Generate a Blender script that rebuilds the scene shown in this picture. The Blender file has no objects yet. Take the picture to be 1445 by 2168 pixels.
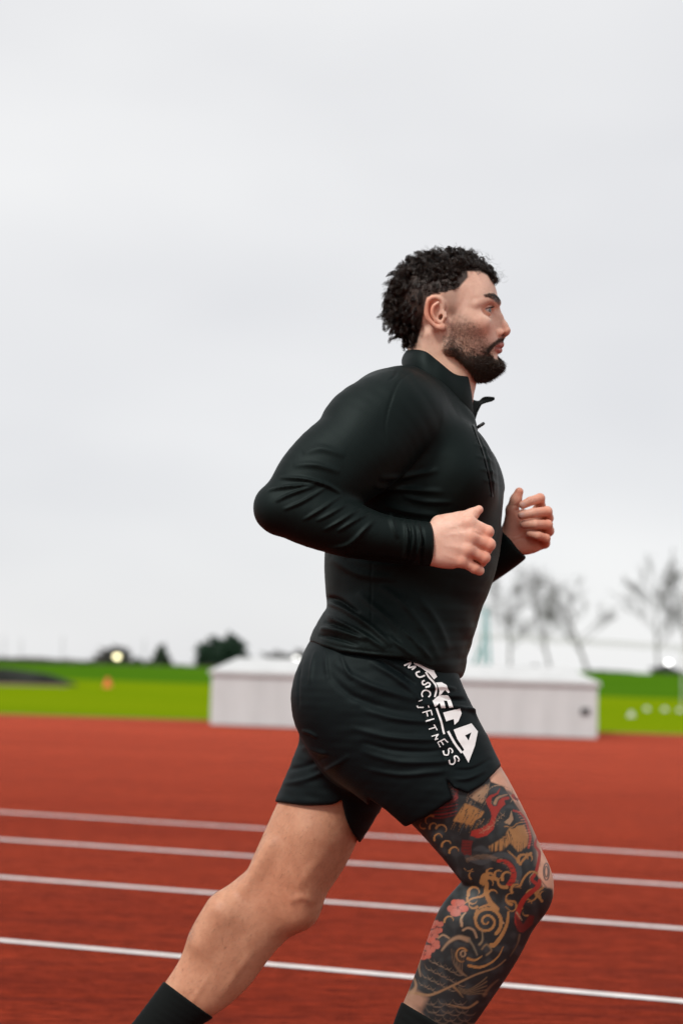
import bpy, bmesh, math, random
import numpy as np
from mathutils import Vector, Matrix
from mathutils.bvhtree import BVHTree

# ------------------------------------------------------------------ camera, sky, sun, exposure
SC = bpy.context.scene
FPX = 3011.0            # focal length in photo pixels (50 mm on a 36 mm tall frame)
CAMH = 0.95
PITCH = math.atan(341.0/FPX)
ROLL = math.atan(0.031)
_sp, _cp = math.sin(PITCH), math.cos(PITCH)
R0 = np.array([1.0, 0, 0]); U0 = np.array([0, -_sp, _cp]); CF = np.array([0, _cp, _sp])
CR = math.cos(ROLL)*R0 + math.sin(ROLL)*U0
CU = -math.sin(ROLL)*R0 + math.cos(ROLL)*U0
CC = np.array([0, 0, CAMH])
Y0 = 2.76               # depth of the runner's middle plane

cam_d = bpy.data.cameras.new('camera'); cam = bpy.data.objects.new('camera', cam_d)
SC.collection.objects.link(cam); SC.camera = cam
cam_d.sensor_fit = 'VERTICAL'; cam_d.sensor_height = 36.0; cam_d.lens = 36.0*FPX/2168.0
cam_d.clip_start = 0.05; cam_d.clip_end = 3000
cam.matrix_world = Matrix(((CR[0], CU[0], -CF[0], CC[0]), (CR[1], CU[1], -CF[1], CC[1]),
                           (CR[2], CU[2], -CF[2], CC[2]), (0, 0, 0, 1)))
cam_d.dof.use_dof = True; cam_d.dof.focus_distance = 2.62; cam_d.dof.aperture_fstop = 2.4

world = bpy.data.worlds.new('World'); SC.world = world; world.use_nodes = True
wn = world.node_tree.nodes; wl = world.node_tree.links; wn.clear()
SUN_EL, SUN_AZ = math.radians(46), math.radians(218)   # azimuth from +Y clockwise: behind the camera, a little left
wo = wn.new('ShaderNodeOutputWorld'); bg = wn.new('ShaderNodeBackground')
sky = wn.new('ShaderNodeTexSky'); sky.sky_type = 'NISHITA'; sky.sun_disc = False
sky.sun_elevation = SUN_EL; sky.sun_rotation = SUN_AZ
skym = wn.new('ShaderNodeVectorMath'); skym.operation = 'SCALE'; skym.inputs['Scale'].default_value = 0.10
wl.new(sky.outputs['Color'], skym.inputs[0])
tc = wn.new('ShaderNodeTexCoord'); nz = wn.new('ShaderNodeTexNoise')
nz.inputs['Scale'].default_value = 2.1; nz.inputs['Detail'].default_value = 3.0; nz.inputs['Roughness'].default_value = 0.45
mp = wn.new('ShaderNodeMapping'); mp.inputs['Scale'].default_value = (1, 1, 2.2); mp.inputs['Location'].default_value = (0.4, 0.2, 0.1)
wl.new(tc.outputs['Generated'], mp.inputs['Vector']); wl.new(mp.outputs['Vector'], nz.inputs['Vector'])
cr = wn.new('ShaderNodeValToRGB')
cr.color_ramp.elements[0].position = 0.3; cr.color_ramp.elements[0].color = (0.445, 0.447, 0.460, 1)
cr.color_ramp.elements[1].position = 0.7; cr.color_ramp.elements[1].color = (0.550, 0.550, 0.550, 1)
wl.new(nz.outputs['Fac'], cr.inputs['Fac'])
mix = wn.new('ShaderNodeMixRGB'); mix.inputs['Fac'].default_value = 0.96
wl.new(skym.outputs['Vector'], mix.inputs['Color1']); wl.new(cr.outputs['Color'], mix.inputs['Color2'])
wl.new(mix.outputs['Color'], bg.inputs['Color']); bg.inputs['Strength'].default_value = 1.0
wl.new(bg.outputs['Background'], wo.inputs['Surface'])

sun_d = bpy.data.lights.new('sun', 'SUN'); sun_d.energy = 1.5; sun_d.angle = math.radians(12); sun_d.color = (1.0, 0.965, 0.92)
sun = bpy.data.objects.new('sun', sun_d); SC.collection.objects.link(sun)
sv = Vector((math.sin(SUN_AZ)*math.cos(SUN_EL), math.cos(SUN_AZ)*math.cos(SUN_EL), math.sin(SUN_EL)))
sun.rotation_euler = sv.to_track_quat('Z', 'Y').to_euler(); sun.location = (-3, -4, 8)

SC.view_settings.view_transform = 'Standard'; SC.view_settings.look = 'None'
SC.view_settings.gamma = 1.0; SC.view_settings.exposure = 0.75
SC.render.engine = 'CYCLES'; SC.cycles.use_denoising = True
SC.cycles.max_bounces = 6; SC.cycles.caustics_reflective = False; SC.cycles.caustics_refractive = False

# ------------------------------------------------------------------ pixel helpers
def ray(u, v):
    return CF*FPX + CR*(u-722.5) - CU*(v-1084.0)
def P(u, v, d=0.0):
    "photo pixel + depth (metres behind the runner's middle plane) -> world point"
    r = ray(u, v); return CC + r*((Y0+d)/r[1])
def PY(u, v, Y):
    r = ray(u, v); return CC + r*(Y/r[1])
def G(u, v, z=0.0):
    r = ray(u, v); return CC + r*((z-CC[2])/r[2])
def proj(p):
    q = np.asarray(p, float)-CC
    z = q@CF
    return 722.5+FPX*(q@CR)/z, 1084.0-FPX*(q@CU)/z, z
def horizon(u):
    return 1425.0+0.031*(u-722.5)

# ------------------------------------------------------------------ object helpers
COL = SC.collection
def link(o, parent=None):
    COL.objects.link(o)
    if parent is not None: o.parent = parent
    return o
def tag(o, label=None, cat=None, group=None, kind=None):
    if label: o['label'] = label
    if cat: o['category'] = cat
    if group: o['group'] = group
    if kind: o['kind'] = kind
    return o
def empty(name, loc, label, cat, group=None):
    o = bpy.data.objects.new(name, None); o.location = loc; link(o)
    o.empty_display_size = 0.1
    return tag(o, label, cat, group)
def mesh_obj(name, verts, faces, mat, parent=None, smooth=False, col=None):
    me = bpy.data.meshes.new(name)
    verts = np.asarray(verts, np.float32)
    if parent is not None:
        verts = verts-np.array(parent.location if parent.parent is None else parent.parent.location, np.float32) if not parent.get('_w') else verts
    if isinstance(faces, np.ndarray):
        nf, k = faces.shape
        me.vertices.add(len(verts)); me.vertices.foreach_set('co', verts.ravel())
        me.loops.add(nf*k); me.loops.foreach_set('vertex_index', faces.astype(np.int32).ravel())
        me.polygons.add(nf); me.polygons.foreach_set('loop_start', np.arange(0, nf*k, k, dtype=np.int32))
        me.polygons.foreach_set('loop_total', np.full(nf, k, np.int32))
        me.update(calc_edges=True)
    else:
        me.from_pydata([tuple(map(float, p)) for p in verts], [], faces); me.update()
    if smooth:
        me.polygons.foreach_set('use_smooth', np.ones(len(me.polygons), bool))
    if col is not None:
        a = me.color_attributes.new('Col', 'FLOAT_COLOR', 'POINT')
        c4 = np.ones((len(verts), 4), np.float32); c4[:, :3] = col
        a.data.foreach_set('color', c4.ravel())
    if mat: me.materials.append(mat)
    o = bpy.data.objects.new(name, me)
    return link(o, parent)

class MB:
    "collects simple shapes for one mesh"
    def __init__(s): s.v = []; s.f = []
    def add(s, vs, fs):
        n = len(s.v); s.v += [tuple(map(float, p)) for p in vs]; s.f += [tuple(i+n for i in f) for f in fs]
    def box(s, lo, hi, M=None):
        x0, y0, z0 = lo; x1, y1, z1 = hi
        vs = [Vector(p) for p in ((x0,y0,z0),(x1,y0,z0),(x1,y1,z0),(x0,y1,z0),(x0,y0,z1),(x1,y0,z1),(x1,y1,z1),(x0,y1,z1))]
        if M is not None: vs = [M@p for p in vs]
        s.add(vs, [(0,3,2,1),(4,5,6,7),(0,1,5,4),(1,2,6,5),(2,3,7,6),(3,0,4,7)])
    def tube(s, pts, rads, n=6, cap=True):
        pts = [Vector(p) for p in pts]; rings = []
        up = Vector((0.13, 0.21, 1)).normalized()
        for i, p in enumerate(pts):
            t = (pts[min(i+1, len(pts)-1)]-pts[max(i-1, 0)]).normalized()
            a = t.cross(up if abs(t.dot(up)) < 0.95 else Vector((1, 0, 0))).normalized(); b = t.cross(a)
            r = rads[i] if hasattr(rads, '__len__') else rads
            rings.append([p+a*r*math.cos(6.28318*k/n)+b*r*math.sin(6.28318*k/n) for k in range(n)])
        vs = [q for r in rings for q in r]; fs = []
        for i in range(len(pts)-1):
            for k in range(n):
                fs.append((i*n+k, i*n+(k+1) % n, (i+1)*n+(k+1) % n, (i+1)*n+k))
        if cap: fs += [tuple(range(n-1, -1, -1)), tuple((len(pts)-1)*n+k for k in range(n))]
        s.add(vs, fs)
    def ball(s, c, r, nu=10, nv=7):
        c = Vector(c); r = Vector(r if hasattr(r, '__len__') else (r, r, r)); vs = []; fs = []
        for j in range(nv+1):
            th = math.pi*j/nv
            for i in range(nu):
                ph = 2*math.pi*i/nu
                vs.append((c.x+r.x*math.sin(th)*math.cos(ph), c.y+r.y*math.sin(th)*math.sin(ph), c.z+r.z*math.cos(th)))
        for j in range(nv):
            for i in range(nu):
                fs.append((j*nu+i, (j+1)*nu+i, (j+1)*nu+(i+1) % nu, j*nu+(i+1) % nu))
        s.add(vs, fs)
    def build(s, name, mat, parent=None, smooth=False):
        return mesh_obj(name, s.v, s.f, mat, parent, smooth)

# ------------------------------------------------------------------ materials
def new_mat(name):
    m = bpy.data.materials.new(name); m.use_nodes = True
    nt = m.node_tree; return m, nt, nt.nodes['Principled BSDF']
def ramp2(nt, fac, c0, c1, p0=0.35, p1=0.65):
    r = nt.nodes.new('ShaderNodeValToRGB')
    r.color_ramp.elements[0].position = p0; r.color_ramp.elements[0].color = (*c0, 1)
    r.color_ramp.elements[1].position = p1; r.color_ramp.elements[1].color = (*c1, 1)
    nt.links.new(fac, r.inputs['Fac']); return r.outputs['Color']
def noise(nt, scale, detail=3, rough=0.55, mapscale=None, coord='Object'):
    t = nt.nodes.new('ShaderNodeTexCoord'); n = nt.nodes.new('ShaderNodeTexNoise')
    n.inputs['Scale'].default_value = scale; n.inputs['Detail'].default_value = detail; n.inputs['Roughness'].default_value = rough
    if mapscale:
        m = nt.nodes.new('ShaderNodeMapping'); m.inputs['Scale'].default_value = mapscale
        nt.links.new(t.outputs[coord], m.inputs['Vector']); nt.links.new(m.outputs['Vector'], n.inputs['Vector'])
    else: nt.links.new(t.outputs[coord], n.inputs['Vector'])
    return n.outputs['Fac']
def bump(nt, b, height, strength, dist):
    bn = nt.nodes.new('ShaderNodeBump'); bn.inputs['Strength'].default_value = strength; bn.inputs['Distance'].default_value = dist
    nt.links.new(height, bn.inputs['Height']); nt.links.new(bn.outputs['Normal'], b.inputs['Normal'])
def mixc(nt, fac, c1, c2, mode='MIX'):
    m = nt.nodes.new('ShaderNodeMixRGB'); m.blend_type = mode
    for k, c in (('Color1', c1), ('Color2', c2)):
        if isinstance(c, tuple): m.inputs[k].default_value = (*c, 1)
        else: nt.links.new(c, m.inputs[k])
    if isinstance(fac, (int, float)): m.inputs['Fac'].default_value = fac
    else: nt.links.new(fac, m.inputs['Fac'])
    return m.outputs['Color']
def simple(name, c, rough=0.6, spec=0.4, var=0.12, scale=6.0, metal=0.0):
    m, nt, b = new_mat(name)
    n = noise(nt, scale, 4)
    col = ramp2(nt, n, tuple(x*(1-var) for x in c), tuple(min(1, x*(1+var)) for x in c))
    nt.links.new(col, b.inputs['Base Color']); b.inputs['Roughness'].default_value = rough
    b.inputs['Specular IOR Level'].default_value = spec; b.inputs['Metallic'].default_value = metal
    return m

def skin_mat():
    m, nt, b = new_mat('skin')
    a = nt.nodes.new('ShaderNodeAttribute'); a.attribute_name = 'Col'
    n1 = noise(nt, 30, 6, 0.72); n2 = noise(nt, 500, 3, 0.6)
    mot = ramp2(nt, n1, (0.86, 0.76, 0.72), (1.08, 1.08, 1.08), 0.3, 0.7)
    c = mixc(nt, 1.0, a.outputs['Color'], mot, 'MULTIPLY')
    nt.links.new(c, b.inputs['Base Color'])
    b.inputs['Roughness'].default_value = 0.54; b.inputs['Specular IOR Level'].default_value = 0.40
    b.inputs['Subsurface Weight'].default_value = 0.16; b.inputs['Subsurface Radius'].default_value = (1.0, 0.38, 0.22)
    b.inputs['Subsurface Scale'].default_value = 0.006
    bump(nt, b, n2, 0.12, 0.0012)
    return m
def fabric_mat(name, c, c2, rough, sheen):
    m, nt, b = new_mat(name)
    n = noise(nt, 9, 3, 0.5); n2 = noise(nt, 1600, 1, 0.5)
    nt.links.new(ramp2(nt, n, c, c2), b.inputs['Base Color'])
    b.inputs['Roughness'].default_value = rough; b.inputs['Specular IOR Level'].default_value = 0.18; b.inputs['Specular Tint'].default_value = (0.80, 1.0, 0.98, 1)
    b.inputs['Sheen Weight'].default_value = sheen; b.inputs['Sheen Roughness'].default_value = 0.45
    b.inputs['Sheen Tint'].default_value = (0.75, 0.9, 0.92, 1)
    bump(nt, b, n2, 0.25, 0.0006)
    return m
M_SKIN = skin_mat()
M_SHIRT = fabric_mat('black_jersey', (0.0010, 0.0032, 0.0028), (0.0016, 0.0042, 0.0038), 0.56, 0.006)
M_SHORTS = fabric_mat('black_woven', (0.0010, 0.0026, 0.0034), (0.0016, 0.0036, 0.0045), 0.60, 0.006)
M_SOCK = fabric_mat('black_knit', (0.0025, 0.0025, 0.0025), (0.004, 0.004, 0.004), 0.8, 0.02)
M_PRINT = simple('white_print', (0.80, 0.79, 0.78), 0.55, 0.3, 0.03, 60)
def hair_mat(name, c, rough):
    m, nt, b = new_mat(name)
    a = nt.nodes.new('ShaderNodeAttribute'); a.attribute_name = 'Col'
    nt.links.new(a.outputs['Color'], b.inputs['Base Color'])
    b.inputs['Roughness'].default_value = rough; b.inputs['Specular IOR Level'].default_value = 0.45
    return m
M_HAIR = hair_mat('dark_hair', None, 0.30)
M_METAL = simple('zip_metal', (0.30, 0.30, 0.31), 0.35, 0.5, 0.05, 50, 0.9)
M_RUBBER = simple('black_rubber', (0.02, 0.022, 0.025), 0.5, 0.4, 0.1, 40)
def eye_mat():
    m, nt, b = new_mat('eye')
    a = nt.nodes.new('ShaderNodeAttribute'); a.attribute_name = 'Col'
    nt.links.new(a.outputs['Color'], b.inputs['Base Color'])
    b.inputs['Roughness'].default_value = 0.08; b.inputs['Coat Weight'].default_value = 0.6
    return m
M_EYE = eye_mat()
# ------------------------------------------------------------------ the setting
def track_mat():
    m, nt, b = new_mat('red_rubber_track')
    big = noise(nt, 0.55, 5, 0.65, (0.30, 1.8, 1)); mid = noise(nt, 9.0, 8, 0.85, (0.16, 1.5, 1)); fine = noise(nt, 45, 5, 0.85, (0.22, 1.0, 1))
    c = ramp2(nt, big, (0.205, 0.026, 0.0125), (0.305, 0.041, 0.0185), 0.3, 0.7)
    c = mixc(nt, ramp2(nt, mid, (0, 0, 0), (0.85, 0.85, 0.85), 0.44, 0.62), c, (0.100, 0.018, 0.013))
    c = mixc(nt, ramp2(nt, fine, (0, 0, 0), (0.85, 0.85, 0.85), 0.44, 0.62), c, (0.056, 0.0105, 0.0070))
    nt.links.new(c, b.inputs['Base Color']); b.inputs['Roughness'].default_value = 0.62; b.inputs['Specular IOR Level'].default_value = 0.0
    b.inputs['Sheen Weight'].default_value = 1.0; b.inputs['Sheen Roughness'].default_value = 0.125
    t = mixc(nt, 1.0, c, (10.0, 12.5, 13.5), 'MULTIPLY'); nt.links.new(t, b.inputs['Sheen Tint'])
    bump(nt, b, fine, 0.5, 0.003)
    return m
def grass_mat(name, c0, c1, c2):
    m, nt, b = new_mat(name)
    big = noise(nt, 0.10, 4, 0.6, (0.35, 1.0, 1)); fine = noise(nt, 9, 5, 0.7)
    c = ramp2(nt, big, c0, c1, 0.35, 0.65)
    c = mixc(nt, ramp2(nt, fine, (0, 0, 0), (0.6, 0.6, 0.6), 0.4, 0.75), c, c2)
    nt.links.new(c, b.inputs['Base Color']); b.inputs['Roughness'].default_value = 0.9; b.inputs['Specular IOR Level'].default_value = 0.0
    bump(nt, b, fine, 0.8, 0.05)
    return m
M_TRACK = track_mat()
M_GRASS = grass_mat('mown_grass', (0.150, 0.235, 0.003), (0.200, 0.270, 0.004), (0.105, 0.185, 0.003))
M_BANK = grass_mat('bank_grass', (0.055, 0.150, 0.006), (0.078, 0.180, 0.008), (0.040, 0.105, 0.006))
M_LINE = simple('white_line_paint', (0.72, 0.68, 0.66), 0.7, 0.3, 0.08, 14)

def sheet(name, pts, z, mat, nx=1):
    o = mesh_obj(name, [(p[0], p[1], z) for p in pts], [tuple(range(len(pts)))], mat)
    return tag(o, kind='structure')
sheet('ground', [(-900, -300), (900, -300), (900, 1500), (-900, 1500)], -0.006, M_GRASS)
ga, gb = G(0, 1513), G(1445, 1557)
dirg = (gb-ga)/np.linalg.norm(gb-ga)
e0, e1 = ga-dirg*90, gb+dirg*90
track = sheet('running_track', [(e0[0], -40), (e1[0], -40), (e1[0], e1[1]), (e0[0], e0[1])], 0.0, M_TRACK)
# a low edging kerb between track and grass
kb = MB()
nk = np.array([-dirg[1], dirg[0], 0])
q = [e0, e1, e1+nk*0.08, e0+nk*0.08]
kb.add([(p[0], p[1], -0.006) for p in q]+[(p[0], p[1], 0.014) for p in q], [(0,3,2,1),(4,5,6,7),(0,1,5,4),(1,2,6,5),(2,3,7,6),(3,0,4,7)])
tag(kb.build('track_edging', simple('edging', (0.30, 0.14, 0.10), 0.8)), kind='structure')
# painted lane lines
LINES = [((0, 1720), (1445, 1812), 0.065), ((0, 1778), (1445, 1876), 0.06), ((0, 1858), (1445, 1968), 0.055), ((0, 1992.5), (1445, 2122), 0.05)]
for (a, b_, w) in LINES:
    pa, pb = G(*a), G(*b_); d = (pb-pa)/np.linalg.norm(pb-pa); n = np.array([-d[1], d[0], 0])*w/2
    pa, pb = pa-d*40, pb+d*14
    segs = 60; vs = []; fs = []
    rnd = random.Random(int(a[1]))
    for i in range(segs+1):
        c = pa+(pb-pa)*i/segs
        j = 1+rnd.uniform(-0.06, 0.06)
        vs += [(*(c-n*j)[:2], 0.004), (*(c+n*j)[:2], 0.004)]
    for i in range(segs): fs.append((2*i, 2*i+2, 2*i+3, 2*i+1))
    tag(mesh_obj('lane_line', vs, fs, M_LINE), kind='structure')

# far bank (its foot about 85 m away, crest about 115 m away)
def bank():
    nx, ny = 160, 10; vs = []; fs = []; rnd = random.Random(4)
    xs = np.linspace(-420, 420, nx+1)
    ph = [rnd.uniform(0, 6) for _ in range(4)]
    for j in range(ny+1):
        t = j/ny
        for i, x in enumerate(xs):
            y = 86+t*40
            top = 1.08+0.75/(1+math.exp(-(x-8)/6.0))+0.08*math.sin(x*0.11+ph[0])+0.05*math.sin(x*0.29+ph[1])
            s = t*t*(3-2*t) if t < 1 else 1
            vs.append((x, y+1.5*math.sin(x*0.05+ph[2]), -0.05+(top+0.05)*s))
    for i, x in enumerate(xs): vs.append((x, 190, vs[ny*(nx+1)+i][2]-0.2))
    for i, x in enumerate(xs): vs.append((x, 900, 0.6))
    for j in range(ny+2):
        for i in range(nx):
            a = j*(nx+1)+i; fs.append((a, a+1, a+nx+2, a+nx+1))
    o = mesh_obj('grass_bank', vs, fs, M_BANK, smooth=True); return tag(o, kind='structure')
bank()
# pale sand strip on the left, beyond the grass
s0, s1, s2, s3 = G(-300, 1446), G(150, 1454), G(130, 1450), G(-300, 1440)
tag(mesh_obj('sand_strip', [(*p[:2], 0.004) for p in (s0, s1, s2, s3)], [(0, 1, 2, 3)], simple('sand', (0.24, 0.17, 0.09), 0.9, 0.1)), kind='structure')

# ------------------------------------------------------------------ the long white cover box
def cover_box():
    A, B = G(444, 1536), G(1263, 1566)
    d = (B-A); L = np.linalg.norm(d); d /= L; n = np.array([-d[1], d[0], 0])
    sc_ = FPX/np.linalg.norm(A-CC)
    H = 107/sc_; W = 3.4
    root = empty('mat_cover', tuple((A+B)/2), 'long white metal box with low hipped roof standing on the far track edge', 'cover box')
    Mx = Matrix(((d[0], n[0], 0, A[0]), (d[1], n[1], 0, A[1]), (0, 0, 1, 0), (0, 0, 0, 1)))
    m, nt, b = new_mat('white_sheet_metal')
    g = noise(nt, 1.3, 5, 0.6, (3.0, 3.0, 0.35)); g2 = noise(nt, 9, 4, 0.6, (2, 2, 0.5))
    c = ramp2(nt, g, (0.54, 0.56, 0.56), (0.63, 0.65, 0.65), 0.3, 0.75)
    c = mixc(nt, ramp2(nt, g2, (0, 0, 0), (0.25, 0.25, 0.25), 0.5, 0.85), c, (0.36, 0.35, 0.35))
    nt.links.new(c, b.inputs['Base Color']); b.inputs['Roughness'].default_value = 0.55
    mroof = simple('white_roof_metal', (0.56, 0.57, 0.57), 0.6, 0.3, 0.05, 3)
    core = MB(); core.box((0.02, 0.02, 0.03), (L-0.02, W-0.02, H-0.01), Mx); core.build('inner_frame', m, root)
    np_ = 8; pw = L/np_
    for i in range(np_):          # front cladding panels, each its own sheet
        p = MB(); p.box((i*pw+0.0015, 0.0, 0.02), ((i+1)*pw-0.0015, 0.019, H), Mx); p.build('front_panel', m, root)
    for x in (0, L-0.019):
        for j in range(4):
            p = MB(); p.box((x, 0.0195+j*W/4+0.004, 0.02), (x+0.019, (j+1)*W/4-0.004, H), Mx); p.build('end_panel', m, root)
    p = MB(); p.box((0.02, W-0.019, 0.02), (L-0.02, W, H), Mx); p.build('back_panel', m, root)
    e = 0.05; z0, z1 = H, H+0.05
    tr = MB(); tr.box((-e, -e, z0), (L+e, W+e, z1), Mx); tr.build('roof_edge', mroof, root)
    ins, rh = 0.55, 0.245
    vs = [Mx@Vector(p) for p in ((-e, -e, z1+.002), (L+e, -e, z1+.002), (L+e, W+e, z1+.002), (-e, W+e, z1+.002),
          (ins*0.55, ins*1.2, z1+rh), (L-ins*0.9, ins*1.2, z1+rh), (L-ins*0.9, W-ins*1.2, z1+rh), (ins*0.55, W-ins*1.2, z1+rh))]
    mesh_obj('roof', vs, [(0, 1, 5, 4), (1, 2, 6, 5), (2, 3, 7, 6), (3, 0, 4, 7), (4, 5, 6, 7)], mroof, root)
    dark = simple('dark_handle', (0.05, 0.05, 0.05), 0.5)
    h = MB(); h.box((L-0.27, -0.03, H*0.46), (L-0.13, -0.001, H*0.58), Mx); h.build('latch', dark, root)
    for i in range(5):
        w_ = MB(); x = 0.3+i*(L-0.6)/4
        w_.tube([Mx@Vector((x, 0.35, 0.05)), Mx@Vector((x, 0.40, 0.05))], 0.05, 12); w_.build('wheel', dark, root)
cover_box()

# ------------------------------------------------------------------ far trees, posts, lamps
M_BARK = simple('bark', (0.15, 0.14, 0.135), 0.9, 0.1, 0.2, 3)
M_TWIG = simple('bare_twigs', (0.19, 0.18, 0.18), 0.9, 0.1, 0.2, 3)
M_EVER = simple('evergreen_needles', (0.026, 0.055, 0.034), 0.8, 0.2, 0.45, 1.2)
M_CONI = simple('conifer_needles', (0.050, 0.075, 0.045), 0.8, 0.2, 0.4, 1.2)
def bare_tree(px, ybase, Y, htop, lean, seed, label, spread=0.8, levels=3, r0=0.17, group=None, tw=0.014, first=0.25, nb=15):
    rnd = random.Random(seed)
    base = PY(px, ybase, Y); H = (ybase-htop)*Y/FPX
    root = empty('bare_tree', tuple(base), label, 'tree', group)
    tr, br = MB(), MB()
    def path(p, d, L, r, n, wob):
        pts = [Vector(p)]; rr = [r]; q = Vector(p); d = Vector(d)
        for i in range(n):
            d = (d+Vector((rnd.uniform(-1, 1), rnd.uniform(-1, 1), rnd.uniform(-0.3, 0.6)))*wob).normalized()
            q = q+d*L/n; pts.append(Vector(q)); rr.append(max(tw, r*(1-0.8*(i+1)/n)))
        return pts, rr, d
    def grow(p, d, L, r, lev):
        pts, rr, d2 = path(p, d, L, r, 4, 0.2)
        br.tube(pts, rr, 5 if lev == 0 else 3, cap=False)
        if lev >= levels: return
        for i in range(4):
            ang = rnd.uniform(0, 6.28); side = Vector((math.cos(ang), math.sin(ang), rnd.uniform(-0.1, 0.5)))
            j = rnd.randint(1, 4)
            grow(pts[j], (d2+side*rnd.uniform(0.5, 1.1)*spread).normalized(), L*rnd.uniform(0.45, 0.7), max(tw, rr[j]*0.75), lev+1)
    tp, trr, _ = path(base, Vector((lean, 0, 1)).normalized(), H*0.86, r0, 9, 0.10)
    tr.tube(tp, trr, 7, cap=False)
    for i in range(nb):
        t = first+(1-first)*(i+rnd.random())/nb; j = min(8, int(t*9)); f = t*9-j
        p = tp[j].lerp(tp[j+1], min(1, f)); ang = rnd.uniform(0, 6.28)
        side = Vector((math.cos(ang), 0.6*math.sin(ang), rnd.uniform(0.25, 0.9)))
        grow(p, (side+Vector((lean, 0, 0.3))).normalized(), H*rnd.uniform(0.22, 0.34)*(1.15-0.55*t), max(tw, trr[j]*0.55), 0)
    tr.build('trunk', M_BARK, root, True); br.build('crown', M_TWIG, root, True)
bare_tree(1246, 1432, 150, 1215, -0.34, 11, 'tall bare tree leaning left above the right end of the white box', r0=0.20)
bare_tree(1165, 1428, 155, 1205, -0.26, 23, 'bare leaning tree behind the right half of the white box, between two others', r0=0.16)
bare_tree(1080, 1426, 160, 1225, -0.14, 37, 'bare tree just right of the runner, partly behind the teal mast', r0=0.15)
bare_tree(1396, 1438, 150, 1198, -0.16, 41, 'slender bare tree standing alone near the right edge of the picture', spread=0.42, r0=0.14)
bare_tree(1466, 1440, 150, 1205, -0.08, 59, 'bare tree cut off by the right edge of the picture', spread=0.45, r0=0.16)
def leaf_tree(name, px, ybase, Y, lobes, mat, label, n=5200, leaf=0.34, seed=1, cat='tree'):
    "lobes: (u, v, ru, rv) in photo pixels at distance Y"
    rnd = np.random.RandomState(seed); base = PY(px, ybase, Y); s = Y/FPX
    root = empty(name, tuple(base), label, cat)
    t = MB(); t.tube([base-np.array([0, 0, 0.2]), base+np.array([0.05, 0, 1.0]), PY(px, lobes[0][1], Y)], [0.22, 0.18, 0.06], 8); t.build('trunk', M_BARK, root, True)
    vs = []; w = np.array([l[2]*l[3] for l in lobes], float); w /= w.sum()
    for l, f in zip(lobes, w):
        c = PY(l[0], l[1], Y); m = int(n*f)
        d = rnd.normal(size=(m, 3)); d /= np.linalg.norm(d, axis=1)[:, None]
        r = rnd.uniform(0.25, 1, m)**0.5*(1+0.22*np.sin(d[:, 0]*5+d[:, 2]*7+seed)+rnd.normal(0, 0.07, m))
        vs.append(c+d*r[:, None]*np.array([l[2]*s, min(l[2], l[3])*s, l[3]*s]))
    c = np.concatenate(vs); m = len(c)
    a = rnd.normal(size=(m, 3)); a /= np.linalg.norm(a, axis=1)[:, None]
    b = np.cross(a, rnd.normal(size=(m, 3))); b /= np.linalg.norm(b, axis=1)[:, None]
    h = leaf*rnd.uniform(0.5, 1.2, m)[:, None]
    V = np.stack([c-a*h, c+b*h*0.45, c+a*h, c-b*h*0.45], 1).reshape(-1, 3)
    F = np.arange(m*4).reshape(-1, 4)
    mesh_obj('crown', V, F, mat, root)
M_GREYTW = simple('grey_twigs', (0.11, 0.105, 0.10), 0.9, 0.1, 0.2, 3)
leaf_tree('bare_tree', 240, 1414, 210, [(240, 1390, 34, 20), (222, 1398, 22, 14), (258, 1396, 22, 16)], M_GREYTW, 'round grey leafless tree behind the yellow lamp on the left', 2600, 0.30, 31)
leaf_tree('bare_tree', 585, 1424, 230, [(586, 1396, 34, 16), (560, 1404, 20, 10)], M_GREYTW, 'grey leafless tree behind the left part of the white box', 900, 0.32, 33)
leaf_tree('bare_tree', 640, 1425, 235, [(640, 1394, 26, 18), (618, 1402, 18, 10)], M_GREYTW, "leafless tree just behind the runner's hip", 800, 0.32, 35)
leaf_tree('evergreen_tree', 470, 1424, 215, [(462, 1385, 42, 34), (492, 1368, 26, 26), (440, 1388, 26, 26), (506, 1392, 20, 24), (470, 1405, 46, 22)], M_EVER,
          'dark evergreen tree rising behind the left end of the white box', 9000, 0.36, 3)
leaf_tree('conifer', 342, 1420, 215, [(342, 1378, 9, 14), (341, 1390, 17, 14), (341, 1402, 24, 14), (342, 1413, 28, 10)], M_CONI,
          'small pointed conifer between the grey leafless tree and the dark evergreen', 3500, 0.3, 5)
leaf_tree('bush', 1405, 1446, 150, [(1404, 1432, 30, 20), (1432, 1438, 24, 16), (1376, 1440, 22, 12)], simple('dark_bush_leaves', (0.035, 0.038, 0.035), 0.8, 0.2, 0.3, 1.5),
          'dark rounded bush on the bank at the right edge, below the white lamp', 3500, 0.25, 7, 'bush')
leaf_tree('bush', 292, 1416, 215, [(292, 1404, 16, 9), (312, 1409, 20, 7)], M_EVER, 'low dark bush between the grey tree and the conifer', 1400, 0.28, 9, 'bush')
leaf_tree('bush', 205, 1412, 215, [(202, 1404, 15, 8), (180, 1407, 18, 6)], M_EVER, 'low dark bush left of the round grey leafless tree', 1400, 0.28, 13, 'bush')
leaf_tree('bush', 1130, 1430, 165, [(1134, 1418, 16, 9), (1180, 1424, 26, 7)], simple('grey_scrub', (0.06, 0.06, 0.058), 0.9, 0.1, 0.3, 1.5),
          'small grey bush showing above the white box roof under the bare trees', 1500, 0.22, 15, 'bush')

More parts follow.
